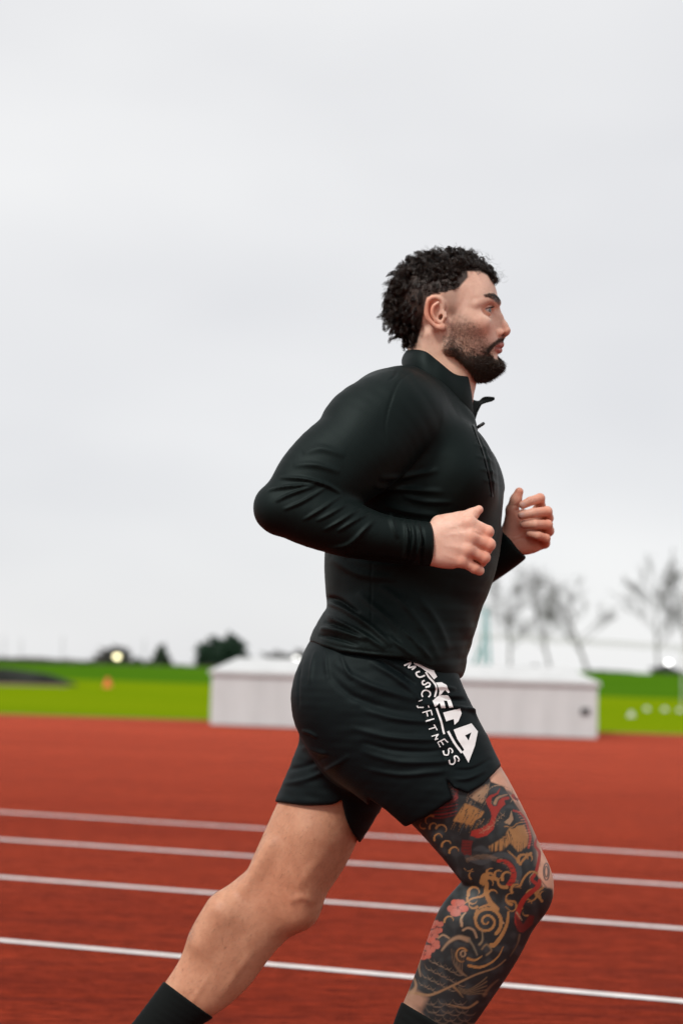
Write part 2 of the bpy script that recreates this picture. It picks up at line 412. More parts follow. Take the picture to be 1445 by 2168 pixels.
def hedge(name, label, pts, depth, mat, n, leaf, seed):
    "low hedge: pts are (u, vtop, vbase) at distance Y"
    rnd = np.random.RandomState(seed); Y = depth
    us = np.array([p[0] for p in pts], float); a = np.array([p[1] for p in pts], float); b = np.array([p[2] for p in pts], float)
    u = rnd.uniform(us[0], us[-1], n); top = np.interp(u, us, a); bot = np.interp(u, us, b)
    v = bot+(top-bot)*rnd.uniform(0, 1, n)**0.8+rnd.normal(0, 1.2, n)
    dd = Y+rnd.uniform(-1.6, 1.6, n)
    c = np.array([PY(u[i], v[i], dd[i]) for i in range(n)])
    aa = rnd.normal(size=(n, 3)); aa /= np.linalg.norm(aa, axis=1)[:, None]
    bb = np.cross(aa, rnd.normal(size=(n, 3))); bb /= np.linalg.norm(bb, axis=1)[:, None]
    h = leaf*rnd.uniform(0.5, 1.2, n)[:, None]
    V = np.stack([c-aa*h, c+bb*h*0.5, c+aa*h, c-bb*h*0.5], 1).reshape(-1, 3)
    o = mesh_obj(name, V, np.arange(n*4).reshape(-1, 4), mat); return tag(o, label, 'hedge')
hedge('hedge', 'long low brown winter hedge along the bank on the left', [(-40, 1394, 1422), (60, 1395, 1424), (150, 1399, 1426), (230, 1404, 1428), (330, 1409, 1420), (520, 1414, 1424)], 128,
      simple('brown_hedge', (0.085, 0.078, 0.06), 0.9, 0.1, 0.3, 1.0), 9000, 0.24, 21)
hedge('hedge', 'dark low hedge on the bank crest right of the white box', [(1240, 1421, 1434), (1290, 1423, 1436), (1345, 1426, 1438)], 132,
      simple('dark_hedge', (0.05, 0.05, 0.055), 0.9, 0.1, 0.3, 1.0), 3000, 0.2, 22)
# dark covered mound at the left edge
def mound():
    vs = []; fs = []; nx, ny = 40, 8; rnd = random.Random(3)
    for j in range(ny+1):
        for i in range(nx+1):
            t = i/nx; u = -260+t*425
            top = 30*(1-max(0, (t-0.72)/0.28)**1.5)*(0.94+0.06*math.sin(t*23))
            p = PY(u, 1444+0.031*u-top*math.sin(math.pi*0.5*min(1, j/(ny*0.6))), 66+j*0.35)
            vs.append((p[0], p[1], max(-0.04, p[2]) if j else -0.05))
    for j in range(ny):
        for i in range(nx):
            a = j*(nx+1)+i; fs.append((a, a+1, a+nx+2, a+nx+1))
    m = simple('dark_netting', (0.022, 0.024, 0.021), 0.9, 0.1, 0.35, 0.7)
    o = mesh_obj('netting_mound', vs, fs, m, smooth=True); tag(o, 'dark grey netted mound at the far left edge of the grass', 'mound')
    md = o.modifiers.new('thick', 'SOLIDIFY'); md.thickness = 0.05
mound()
# lamps that are lit
def lamp(u, v, Y, colr, strength, label, r=0.26):
    c = PY(u, v, Y); base = (c[0], c[1], 0.9)
    root = empty('lamp_post', base, label, 'lamp')
    p = MB(); p.tube([(c[0], c[1], 0.7), (c[0], c[1], c[2]-r)], [0.05, 0.04], 8); p.build('post', M_METAL, root)
    m, nt, b = new_mat('lit_globe'); b.inputs['Base Color'].default_value = (*colr, 1)
    b.inputs['Emission Color'].default_value = (*colr, 1); b.inputs['Emission Strength'].default_value = strength
    g = MB(); g.ball(c, (r*1.35, r, r*0.9), 14, 9); g.build('globe', m, root, True)
lamp(248, 1390.5, 190, (1.0, 0.90, 0.52), 3.0, 'lit lamp with yellowish glow in front of the grey tree on the left', 0.30)
lamp(627, 1395, 190, (1.0, 0.99, 0.95), 2.6, 'lit white lamp just behind the runner\'s back above the white box', 0.24)
lamp(1414, 1403, 140, (1.0, 0.98, 0.95), 3.6, 'lit white lamp above the dark bush at the right edge', 0.18)
# thin pale posts along the left skyline
M_POST = simple('pale_post', (0.30, 0.30, 0.31), 0.6)
for u, vt, lab in ((9, 1345, 'leftmost thin pale pole on the left skyline'), (45, 1350, 'second thin pale pole from the left on the skyline'),
                   (133, 1345, 'third thin pale pole from the left, left of the round grey tree'), (305, 1352, 'thin pale pole just left of the small conifer')):
    a = PY(u, 1418, 175); b_ = PY(u+1, vt, 175); m = MB(); m.tube([a, a+(b_-a)*0.5, b_], [0.07, 0.055, 0.035], 7)
    c = MB(); o = m.build('pole', M_POST); tag(o, lab, 'pole', 'thin poles on the left skyline')
# teal steel mast with a stay, right of the runner
def mast():
    Y = 60.0; b0 = PY(1034, 1432, Y); b0[2] = 0
    root = empty('steel_mast', tuple(b0), 'teal painted steel mast with slanting stays just right of the runner', 'mast')
    mt = simple('teal_paint', (0.16, 0.36, 0.40), 0.5, 0.4, 0.1, 2)
    t1, t2 = PY(1024, 1288, Y), PY(1030, 1288, Y)
    foot1, foot2 = PY(1019, 1432, Y), PY(1040, 1432, Y); foot1[2] = foot2[2] = 0
    for f, t in ((foot1, t1), (foot2, t2)):
        p = MB(); p.tube([f, t], [0.075, 0.05], 8); p.build('post', mt, root)
    for k in range(7):
        a = foot1+(t1-foot1)*(k/7); b_ = foot2+(t2-foot2)*((k+1)/7)
        p = MB(); p.tube([a, b_], 0.022, 6); p.build('brace', mt, root)
    f3 = PY(968, 1432, Y); f3[2] = 0
    p = MB(); p.tube([f3, foot1+(t1-foot1)*0.62], 0.06, 8); p.build('stay', mt, root)
mast()
# pale two-rail barrier behind the box, running off to the right
def rails():
    Y = 62.0; pts = [(1010, 1342), (1150, 1350), (1300, 1359), (1450, 1369), (1620, 1380)]
    b0 = PY(1300, 1430, Y)
    root = empty('rail_fence', (b0[0], b0[1], 0), 'thin pale overhead double rail on posts behind the white box', 'rail')
    m = simple('pale_rail', (0.42, 0.42, 0.42), 0.6)
    for dv in (0, 7):
        r = MB(); r.tube([PY(u, v+dv, Y) for u, v in pts], 0.028, 6); r.build('rail', m, root)
    for u, v in (pts[0], (1444, 1368.6), pts[-1]):
        t = PY(u, v, Y); f = t.copy(); f[2] = 0
        r = MB(); r.tube([f, t], [0.04, 0.03], 7); r.build('post', m, root)
rails()
# white marker discs and the orange thing on the grass
M_WHITE = simple('white_plastic', (0.55, 0.55, 0.53), 0.5)
def marker(u, v, label, mat, h, r, name='marker_cone', group='white marker cones on the right grass', cat='cone'):
    c = G(u, v)
    m = MB(); n = 16; prof = [(r, 0.0), (r, 0.012), (r*0.72, 0.02), (r*0.40, h*0.75), (r*0.30, h), (r*0.22, h), (r*0.30, h*0.6)]
    vs = [(c[0]+a*math.cos(6.2832*k/n), c[1]+a*math.sin(6.2832*k/n), z-0.004) for a, z in prof for k in range(n)]
    fs = [(i*n+k, i*n+(k+1) % n, (i+1)*n+(k+1) % n, (i+1)*n+k) for i in range(len(prof)-1) for k in range(n)]
    m.add(vs, fs); o = m.build(name, mat, smooth=True); tag(o, label, cat, group)
marker(1335, 1517, 'nearest white marker cone on the right grass, beside the box', M_WHITE, 0.15, 0.12)
marker(1368, 1503, 'white marker cone in the far row, closest to the box', M_WHITE, 0.11, 0.13)
marker(1406, 1504, 'white marker cone in the middle of the far row', M_WHITE, 0.11, 0.14)
marker(1438, 1506, 'white marker cone in the far row at the right picture edge', M_WHITE, 0.11, 0.14)
marker(228, 1455, 'orange marker cone alone on the far left grass', simple('orange_plastic', (0.75, 0.12, 0.03), 0.5), 0.42, 0.26, 'marker_cone', 'single orange cone')
# ------------------------------------------------------------------ small implicit-surface modeller
f4 = np.float32
def nrm(a): a = np.asarray(a, float); return a/np.linalg.norm(a)
def smin(a, b, k):
    if k <= 0: return np.minimum(a, b)
    h = np.clip(k-np.abs(a-b), 0, None)
    return np.minimum(a, b)-h*h*f4(0.25/k)
class Vol:
    def __init__(s, lo, hi, h):
        s.lo = np.asarray(lo, float); s.h = h
        s.n = np.ceil((np.asarray(hi, float)-s.lo)/h).astype(int)+1
        s.ax = [(s.lo[i]+h*np.arange(s.n[i])).astype(f4) for i in range(3)]
        s.d = np.full(tuple(s.n), 1e3*h, f4)
    def like(s):
        o = Vol.__new__(Vol); o.lo, o.h, o.n, o.ax = s.lo, s.h, s.n, s.ax
        o.d = np.full(tuple(s.n), 1e3*s.h, f4); return o
    def sub(s, lo, hi):
        a = np.clip(np.floor((np.asarray(lo)-s.lo)/s.h).astype(int), 0, s.n-1); b = np.clip(np.ceil((np.asarray(hi)-s.lo)/s.h).astype(int)+1, 1, s.n)
        b = np.maximum(b, a+1)
        sl = tuple(slice(int(i), int(j)) for i, j in zip(a, b))
        return sl, s.ax[0][sl[0]][:, None, None], s.ax[1][sl[1]][None, :, None], s.ax[2][sl[2]][None, None, :]
    def put(s, sl, d, k, op='u'):
        if op == 'u': s.d[sl] = smin(s.d[sl], d, k)
        elif op == 'c': s.d[sl] = -smin(-s.d[sl], d, k)       # carve
    def cone(s, a, b, ra, rb, k=0.0, op='u'):
        a = np.asarray(a, float); b = np.asarray(b, float); m = max(ra, rb)+k+2*s.h
        sl, X, Y, Z = s.sub(np.minimum(a, b)-m, np.maximum(a, b)+m)
        e = b-a; L2 = max(float(e@e), 1e-12)
        X = X-f4(a[0]); Y = Y-f4(a[1]); Z = Z-f4(a[2])
        t = np.clip((X*f4(e[0])+Y*f4(e[1])+Z*f4(e[2]))/f4(L2), 0, 1)
        d = np.sqrt((X-t*f4(e[0]))**2+(Y-t*f4(e[1]))**2+(Z-t*f4(e[2]))**2)-(f4(ra)+t*f4(rb-ra))
        s.put(sl, d, k, op)
    def curve(s, pts, rs, k=0.0, op='u', sub=4):
        A = catmull([np.r_[p, r] for p, r in zip(pts, rs)], sub); s.chain(A[:, :3], A[:, 3], k, op)
    def chain(s, pts, rs, k=0.0, op='u'):
        for i in range(len(pts)-1): s.cone(pts[i], pts[i+1], rs[i], rs[i+1], k, op)
    def ell(s, c, r, k=0.0, op='u', R=None):
        c = np.asarray(c, float); r = np.asarray(r, float); m = r.max()+k+2*s.h if R is not None else r+k+2*s.h
        sl, X, Y, Z = s.sub(c-m, c+m); X = X-f4(c[0]); Y = Y-f4(c[1]); Z = Z-f4(c[2])
        if R is not None:
            R = np.asarray(R, float)
            X, Y, Z = [X*f4(R[i][0])+Y*f4(R[i][1])+Z*f4(R[i][2]) for i in range(3)]
        k0 = np.sqrt((X/f4(r[0]))**2+(Y/f4(r[1]))**2+(Z/f4(r[2]))**2)
        k1 = np.sqrt((X/f4(r[0]**2))**2+(Y/f4(r[1]**2))**2+(Z/f4(r[2]**2))**2)+f4(1e-9)
        s.put(sl, k0*(k0-1)/k1, k, op)
    def loft(s, c, n, b, w, hb, k=0.0, ex=2.0, op='u'):
        "stations: centre, unit n (half-width w), unit b (half-width hb)"
        for i in range(len(c)-1):
            m = max(w[i], w[i+1], hb[i], hb[i+1])+k+2*s.h
            sl, X, Y, Z = s.sub(np.minimum(c[i], c[i+1])-m, np.maximum(c[i], c[i+1])+m)
            e = c[i+1]-c[i]
            A0 = np.cross(n[i], b[i]); A1 = np.cross(n[i+1], b[i+1])
            if A0@e < 0: A0 = -A0
            if A1@e < 0: A1 = -A1
            def dot(vec, o): return X*f4(vec[0])+Y*f4(vec[1])+Z*f4(vec[2])-f4(vec@o)
            g0 = dot(A0, c[i]); g1 = dot(A1, c[i+1])
            t = g0/np.where(np.abs(g0-g1) < 1e-7, f4(1e-7), g0-g1)
            t = np.where(g0 <= 0, f4(0), np.where(g1 >= 0, f4(1), np.clip(t, 0, 1)))
            u0, u1 = 1-t, t
            pn = u0*dot(n[i], c[i])+u1*dot(n[i+1], c[i+1])
            pb = u0*dot(b[i], c[i])+u1*dot(b[i+1], c[i+1])
            W = u0*f4(w[i])+u1*f4(w[i+1]); H = u0*f4(hb[i])+u1*f4(hb[i+1])
            pa = np.where(t <= 0, np.minimum(g0, 0), np.where(t >= 1, np.maximum(g1, 0), 0))
            C = np.minimum(W, H)
            a, bb, cc = np.abs(pn)/W, np.abs(pb)/H, pa/C
            if ex == 2.0:
                k0 = np.sqrt(a*a+bb*bb+cc*cc)
            else:
                r2 = (a**ex+bb**ex+1e-9)**(1/ex); k0 = np.sqrt(r2*r2+cc*cc)
            k1 = np.sqrt((a/W)**2+(bb/H)**2+(cc/C)**2)+f4(1e-6)
            s.put(sl, k0*(k0-1)/k1 if ex == 2.0 else (k0-1)*np.minimum(W, H)*f4(0.9), k if (i == 0) else min(k, 0.004 if s.h < 0.1 else 3.0), op)
    def mesh(s, off=0.0, step=1):
        d = s.d[::step, ::step, ::step]+f4(off); h = s.h*step; lo = s.lo
        ins = d < 0
        cnt = np.zeros(tuple(np.array(d.shape)-1), np.int8)
        for i in (0, 1):
            for j in (0, 1):
                for k in (0, 1):
                    cnt += ins[i:d.shape[0]-1+i, j:d.shape[1]-1+j, k:d.shape[2]-1+k]
        act = (cnt > 0) & (cnt < 8)
        ci = np.argwhere(act); idx = np.full(act.shape, -1, np.int32); idx[act] = np.arange(len(ci))
        acc = np.zeros((len(ci), 3)); num = np.zeros(len(ci))
        cor = np.array([(i, j, k) for i in (0, 1) for j in (0, 1) for k in (0, 1)])
        vals = np.stack([d[ci[:, 0]+o[0], ci[:, 1]+o[1], ci[:, 2]+o[2]] for o in cor], 1).astype(float)
        for a in range(8):
            for b in range(a+1, 8):
                if np.abs(cor[a]-cor[b]).sum() != 1: continue
                va, vb = vals[:, a], vals[:, b]; m = (va < 0) != (vb < 0)
                t = va[m]/(va[m]-vb[m]); acc[m] += cor[a]+(cor[b]-cor[a])*t[:, None]; num[m] += 1
        V = lo+h*(ci+acc/num[:, None])
        quads = []
        for ax in range(3):
            sl0 = [slice(None)]*3; sl1 = [slice(None)]*3; sl0[ax] = slice(0, -1); sl1[ax] = slice(1, None)
            a, b = ins[tuple(sl0)], ins[tuple(sl1)]
            for flip, msk in ((False, a & ~b), (True, ~a & b)):
                e = np.argwhere(msk); o1, o2 = [x for x in range(3) if x != ax]
                e = e[(e[:, o1] > 0) & (e[:, o2] > 0) & (e[:, o1] < act.shape[o1]) & (e[:, o2] < act.shape[o2])]
                def at(da, db):
                    q = e.copy(); q[:, o1] -= da; q[:, o2] -= db; return idx[q[:, 0], q[:, 1], q[:, 2]]
                qd = np.stack([at(1, 1), at(0, 1), at(0, 0), at(1, 0)], 1)
                if flip != (ax == 1): qd = qd[:, ::-1]
                quads.append(qd)
        F = np.concatenate(quads); F = F[(F >= 0).all(1)]
        return V, F
def vnormals(V, F):
    n = np.zeros_like(V)
    fn = np.cross(V[F[:, 2]]-V[F[:, 0]], V[F[:, 3]]-V[F[:, 1]])
    for k in range(4): np.add.at(n, F[:, k], fn)
    return n/(np.linalg.norm(n, axis=1)[:, None]+1e-12)
def smooth(V, F, it=2, lam=0.5):
    for _ in range(it):
        s = np.zeros_like(V); c = np.zeros(len(V))
        for k in range(4):
            a, b = F[:, k], F[:, (k+1) % 4]
            np.add.at(s, a, V[b]); np.add.at(c, a, 1); np.add.at(s, b, V[a]); np.add.at(c, b, 1)
        V = V+lam*(s/np.maximum(c, 1)[:, None]-V)
    return V
def join(parts):
    Vs, Fs, Cs, n = [], [], [], 0
    for V, F, C in parts:
        Vs.append(V); Fs.append(F+n); Cs.append(C); n += len(V)
    return np.concatenate(Vs), np.concatenate(Fs), np.concatenate(Cs)
def catmull(A, sub):
    A = np.asarray(A, float); out = []
    n = len(A)
    for i in range(n-1):
        p0, p1, p2, p3 = A[max(i-1, 0)], A[i], A[i+1], A[min(i+2, n-1)]
        for j in range(sub):
            t = j/sub
            out.append(0.5*((2*p1)+(-p0+p2)*t+(2*p0-5*p1+4*p2-p3)*t*t+(-p0+3*p1-3*p2+p3)*t**3))
    out.append(A[-1]); return np.array(out)
def stations(rows, sub=3):
    "rows: Lu,Lv,Ru,Rv,depth,half-depth,yaw(deg): silhouettes traced in the photo -> world loft"
    rows = [tuple(r)+(0,)*(7-len(r)) for r in rows]
    rows = catmull(rows, sub)
    c, n, b, w, hb = [], [], [], [], []
    for (lu, lv, ru, rv, d, B, yaw) in rows:
        L, R = P(lu, lv, d), P(ru, rv, d); m = (L+R)/2
        nn = nrm(R-L); ww = np.linalg.norm(R-L)/2
        fb = nrm(m-CC); bb = nrm(fb-(fb@nn)*nn)
        y = math.radians(yaw)
        if abs(y) > 1e-6:
            ww = math.sqrt(max((ww*ww-(B*math.sin(y))**2), 1e-6))/math.cos(y)
            n2 = math.cos(y)*nn-math.sin(y)*bb; b2 = math.sin(y)*nn+math.cos(y)*bb; nn, bb = n2, b2
        c.append(m); n.append(nn); b.append(bb); w.append(ww); hb.append(B)
    return np.array(c), np.array(n), np.array(b), np.array(w), np.array(hb)
def poly_sd(U, V, poly):
    "signed distance to polygon (negative inside), in the units of U, V"
    poly = np.asarray(poly, float); n = len(poly)
    d = np.full(U.shape, 1e12, f4); ins = np.zeros(U.shape, bool)
    for i in range(n):
        a, b = poly[i], poly[(i+1) % n]; ex, ey = b-a; wx, wy = U-f4(a[0]), V-f4(a[1])
        t = np.clip((wx*f4(ex)+wy*f4(ey))/f4(ex*ex+ey*ey+1e-9), 0, 1)
        d = np.minimum(d, (wx-t*f4(ex))**2+(wy-t*f4(ey))**2)
        c = ((a[1] <= V) & (b[1] > V)) | ((b[1] <= V) & (a[1] > V))
        with np.errstate(divide='ignore', invalid='ignore'):
            xi = a[0]+(V-a[1])/(ey if ey else 1e-9)*ex
        ins ^= c & (U < xi)
    d = np.sqrt(d); return np.where(ins, -d, d)
def vol_px(s, sl=None):
    X, Y, Z = s.ax[0][:, None, None], s.ax[1][None, :, None], s.ax[2][None, None, :]
    if sl is not None: X, Y, Z = X[sl[0]], Y[:, sl[1]], Z[:, :, sl[2]]
    q = [X-f4(CC[0]), Y-f4(CC[1]), Z-f4(CC[2])]
    dt = lambda a: q[0]*f4(a[0])+q[1]*f4(a[1])+q[2]*f4(a[2])
    z = dt(CF)
    return f4(722.5)+f4(FPX)*dt(CR)/z, f4(1084)-f4(FPX)*dt(CU)/z
def cut_px(s, poly, k=0.004, dlim=None):
    "remove what projects inside poly"
    pts = np.array([P(u, v, d) for u, v in poly for d in (-0.4, 0.4)])
    sl, X, Y, Z = s.sub(pts.min(0), pts.max(0))
    U, V = vol_px(s, sl)
    sd = poly_sd(U, V, poly)/f4(FPX/Y0)
    if dlim is not None:
        yy = (Y-f4(Y0)) ; sd = np.maximum(sd, np.broadcast_to(yy-f4(dlim), sd.shape))
    s.d[sl] = -smin(-s.d[sl], sd, k)
def bounds(rows, pad=0.05):
    pad = max(pad, 0.05)
    c, n, b, w, hb = stations(rows, 2)
    e = np.concatenate([c+n*w[:, None]+b*hb[:, None]*s for s in (1, -1)]+[c-n*w[:, None]+b*hb[:, None]*s for s in (1, -1)])
    return e.min(0)-pad, e.max(0)+pad
def strokes(V, N, items, facing=True, keep=None):
    "push the surface along its normal under strokes traced in the photo: (points, half-width px, height mm)"
    U, W, _ = proj(V)
    view = V-CC; view /= np.linalg.norm(view, axis=1)[:, None]
    fc = np.clip((-(N*view).sum(1)-0.05)/0.3, 0, 1) if facing else 1.0
    disp = np.zeros(len(V))
    for it in items:
        pts, hw, h = it[0], it[1], it[2]; dl = it[3] if len(it) > 3 else None
        pts = catmull(pts, 6) if len(pts) > 2 else np.asarray(pts, float)
        lo, hi = pts.min(0)-3.2*hw, pts.max(0)+3.2*hw
        m = (U > lo[0]) & (U < hi[0]) & (W > lo[1]) & (W < hi[1])
        if dl is not None: m &= (V[:, 1]-Y0 < dl)
        if not m.any(): continue
        u, v = U[m], W[m]; best = np.full(len(u), 1e9); tt = np.zeros(len(u))
        for i in range(len(pts)-1):
            a, b = pts[i], pts[i+1]; e = b-a; L = e@e+1e-9
            t = np.clip(((u-a[0])*e[0]+(v-a[1])*e[1])/L, 0, 1)
            dd = np.hypot(u-a[0]-t*e[0], v-a[1]-t*e[1]); k = dd < best
            best[k] = dd[k]; tt[k] = (i+t[k])/(len(pts)-1)
        env = np.sin(np.pi*np.clip(tt, 0, 1))**0.8
        disp[m] += h*0.001*np.exp(-(best/hw)**2)*env
    if keep is not None:
        dm = np.full(len(V), 1e9)
        for pl in keep:
            pl = np.asarray(pl, float)
            for i in range(len(pl)-1):
                a, e = pl[i], pl[i+1]-pl[i]; t = np.clip(((U-a[0])*e[0]+(W-a[1])*e[1])/(e@e+1e-9), 0, 1)
                dm = np.minimum(dm, np.hypot(U-a[0]-t*e[0], W-a[1]-t*e[1]))
        disp = disp*np.clip((dm-3)/14, 0, 1)
    return V+N*(disp*fc)[:, None]
def fbm(V, seed, scale, octs=3):
    rs = np.random.RandomState(seed); out = np.zeros(len(V)); a = 1.0
    for o in range(octs):
        for k in range(5):
            d = rs.normal(size=3); d /= np.linalg.norm(d)
            out += a*np.sin(V@d*scale*(2**o)*rs.uniform(0.7, 1.3)+rs.uniform(0, 6.28))/5
        a *= 0.5
    return out
# ------------------------------------------------------------------ the runner
gp = P(700, 1900, 0.0)
person = empty('person', (float(gp[0]), float(gp[1]), 0.0),
               'running man in black half zip top and black shorts, tattooed right leg forward', 'person')
SK = np.array([0.60, 0.355, 0.250])          # skin
BODY = []                                     # (V, F, colour) shells joined into the one body mesh

# ---- torso and sleeves of the top
TORSO = [ (858,775,958,845,0.00,0.066,14), (832,798,960,872,0.0,0.094,20), (800,828,960,900,0.0,0.140,26), (765,880,984,945,0.0,0.172,29), (738,955,1021,990,0.0,0.188,29),
          (714,1040,1063,1066,0.0,0.190,27), (699,1110,1059,1130,0.0,0.178,23), (690,1178,1046,1187,0.0,0.166,18), (690,1240,1024,1242,0.0,0.160,13),
          (693,1285,1010,1300,0.0,0.164,8), (681,1335,994,1362,0.0,0.178,6), (656,1372,984,1418,0.0,0.192,5), (642,1400,970,1450,0.0,0.195,5)]
ARM_N = [ (838,820,925,900,-0.150,0.070), (758,816,905,945,-0.180,0.080), (704,846,872,985,-0.200,0.080), (676,889,838,1015,-0.215,0.076), (630,930,800,1040,-0.228,0.071),
          (596,972,765,1060,-0.240,0.066), (574,1014,735,1082,-0.250,0.058)]
FORE_N = [ (601,1045,596,1100,-0.250,0.034), (609,1024,572,1127,-0.252,0.048), (645,1022,600,1138,-0.256,0.055), (700,1030,640,1155,-0.258,0.058), (752,1060,705,1173,-0.258,0.056), (800,1083,765,1184,-0.256,0.051),
           (846,1096,828,1192,-0.252,0.045), (882,1101,875,1197,-0.250,0.040), (905,1104,908,1199,-0.248,0.036), (924,1108,926,1199,-0.247,0.034)]
ARM_F = [ (890,800,985,900,0.150,0.065), (870,870,1000,930,0.19,0.075), (870,960,1010,985,0.215,0.075), (880,1060,1010,1070,0.235,0.068), (900,1150,1010,1150,0.24,0.06), (915,1200,1010,1215,0.24,0.055)]
FORE_F = [ (925,1180,960,1275,0.24,0.050), (970,1165,1000,1258,0.22,0.050), (1005,1152,1040,1233,0.19,0.045), (1040,1134,1080,1206,0.165,0.038), (1058,1120,1108,1184,0.152,0.034), (1072,1108,1122,1172,0.148,0.032)]

def shirt_field():
    lo = np.array([9.]*3); hi = -lo
    for r in (TORSO, ARM_N, FORE_N, ARM_F, FORE_F):
        a, b = bounds(r, 0.02); lo = np.minimum(lo, a); hi = np.maximum(hi, b)
    s = Vol(lo, hi, 0.0027)
    s.loft(*stations(TORSO), k=0.0, ex=2.25)
    # chest, back, traps
    def e3(u, v, d, r, k, yaw=27):
        y = math.radians(yaw); R = [[math.cos(y), -math.sin(y), 0], [math.sin(y), math.cos(y), 0], [0, 0, 1]]
        s.ell(P(u, v, d), r, k, 'u', R)
    e3(962, 1010, -0.118, (0.076, 0.085, 0.074), 0.045); e3(990, 1020, 0.030, (0.050, 0.085, 0.066), 0.04)
    s.cone(P(905, 828, -0.04), P(838, 846, -0.135), 0.046, 0.055, 0.04); s.cone(P(915, 825, 0.05), P(885, 860, 0.15), 0.040, 0.052, 0.04)
    e3(790, 930, -0.09, (0.055, 0.09, 0.11), 0.05); e3(790, 930, 0.09, (0.055, 0.09, 0.11), 0.05)
    s.cone(P(905, 862, -0.085), P(972, 898, -0.045), 0.040, 0.030, 0.04); s.cone(P(878, 900, -0.145), P(955, 955, -0.105), 0.058, 0.052, 0.05)
    s.cone(P(900, 838, -0.06), P(965, 872, -0.045), 0.026, 0.020, 0.03)
    a = s.like(); a.loft(*stations(ARM_N)); b = s.like(); b.loft(*stations(FORE_N))
    a.d = smin(a.d, b.d, 0.012)
    s.d = smin(s.d, a.d, 0.030)
    a = s.like(); a.loft(*stations(ARM_F)); a.loft(*stations(FORE_F), k=0.02)
    s.d = smin(s.d, a.d, 0.02)
    cut_px(s, [(912, 1098), (917, 1125), (918, 1160), (914, 1210), (990, 1212), (990, 1098)], 0.003, -0.19)     # near cuff
    cut_px(s, [(1060, 1116), (1080, 1140), (1098, 1166), (1116, 1182), (1180, 1182), (1180, 1040), (1066, 1040)], 0.003)  # far cuff
    cut_px(s, [(560, 1352), (662, 1363), (720, 1381), (790, 1391), (850, 1395), (885, 1405), (915, 1422), (938, 1434), (960, 1440), (1000, 1430), (1000, 1530), (560, 1530)], 0.006)
    cut_px(s, [(820, 700), (850, 770), (880, 776), (925, 802), (960, 830), (984, 852), (1000, 872), (1040, 872), (1100, 700)], 0.008)
    return s
SH = shirt_field()
V, F = SH.mesh(); V = smooth(V, F, 12)
N = vnormals(V, F)
FOLDS = [  # elbow fan, forearm diagonals, cuff gathers, chest pulls, waist bunching, seams
 ([(590,1012),(640,1014),(690,1027),(722,1046)], 4, 3.2, -.16), ([(566,1040),(610,1031),(670,1025)], 3.5, 2.8, -.16), ([(583,1062),(620,1045),(668,1028)], 3.5, 2.6, -.16),
 ([(598,1080),(640,1062),(690,1032)], 3.2, 2.3, -.16), ([(640,1102),(680,1078),(724,1048)], 3.2, 2.3, -.16), ([(668,1104),(705,1085),(742,1062)], 3, 2.0, -.16),
 ([(684,1123),(722,1102),(765,1074)], 3, 2.4, -.16), ([(712,1126),(745,1106),(785,1084)], 3, 2.4, -.16), ([(690,1160),(735,1152),(770,1122),(795,1098)], 4, 2.6, -.16),
 ([(822,1086),(830,1110),(842,1140)], 5, 2.6, -.16), ([(852,1098),(860,1125),(858,1165),(850,1188)], 4, 3.2, -.16), ([(868,1101),(874,1130),(872,1160),(862,1190)], 3.2, 3.4, -.16),
 ([(880,1101),(888,1135),(884,1165),(872,1192)], 3.0, 3.4, -.16), ([(890,1104),(895,1140),(891,1180),(889,1196)], 2.6, -3.6, -.16), ([(858,1100),(866,1130),(862,1182)], 2.2, -2.4, -.16),
 ([(800,1012),(860,1008),(930,995)], 7, 2.2), ([(790,1030),(850,1036),(940,1042)], 7, 2.4), ([(810,1070),(870,1085),(930,1092)], 8, 2.2), ([(850,1050),(900,1062),(960,1063)], 6, 1.8),
 ([(1040,960),(1022,948),(1000,940)], 4, 1.4), ([(1052,985),(1030,972),(1004,965)], 4, 1.4), ([(1060,1010),(1038,998),(1012,992)], 4, 1.3), ([(1064,1030),(1044,1020),(1020,1016)], 4, 1.2),
 ([(692,1276),(730,1292),(780,1325),(830,1368)], 7, 4.0), ([(688,1300),(720,1318),(770,1345),(815,1375)], 6, 3.5), ([(676,1330),(720,1338),(780,1356)], 6, 4.5), ([(690,1266),(720,1274),(760,1300)], 6, -4.5),
 ([(672,1345),(710,1350),(760,1366)], 4, -3.0), ([(684,1316),(720,1326),(770,1350)], 4, -2.6),
 ([(755,1255),(790,1285),(830,1320),(860,1375)], 8, 2.2), ([(800,1240),(850,1275),(900,1340),(930,1400)], 9, 2.2), ([(870,1250),(920,1310),(950,1380)], 9, 1.8), ([(850,1330),(880,1360),(915,1400)], 6, 2.4), ([(820,1345),(850,1372),(880,1392)], 5, 2.0),
 ([(664,1352),(720,1370),(790,1380),(850,1385)], 3, -1.6), ([(787,1180),(785,1260),(786,1340)], 2.4, -1.2),
 ([(880,785),(846,805),(826,850),(815,900),(818,950)], 2.6, -1.4), ([(845,778),(835,795),(822,806)], 2.2, -1.4),
 ([(1000,905),(1024,965),(1037,1020),(1041,1052)], 2.6, -2.0), ([(1004,905),(1030,965),(1044,1020),(1047,1055)], 3.0, 1.6),
 ([(870,1190),(800,1185),(730,1178)], 7, -2.5), ([(700,1180),(760,1215),(840,1225)], 10, 2.0),
 ([(640,960),(680,950),(730,965)], 9, 1.8, -.16), ([(620,985),(670,985),(720,1000)], 7, 1.8, -.16),
]
FOLDS = [(f[0], f[1]*0.85, f[2]*(2.1 if abs(f[2]) > 1.7 else 1.2), *f[3:]) for f in FOLDS]
V = strokes(V, N, FOLDS)
U_, W_, _ = proj(V)
V = V+N*(0.0013*fbm(V, 3, 42, 3)+0.0016*np.clip((W_-1200)/150, 0, 1)*fbm(V*np.array([1, 1, 2.2]), 5, 70, 2))[:, None]
shirt = mesh_obj('shirt', V, F, M_SHIRT, person, True)
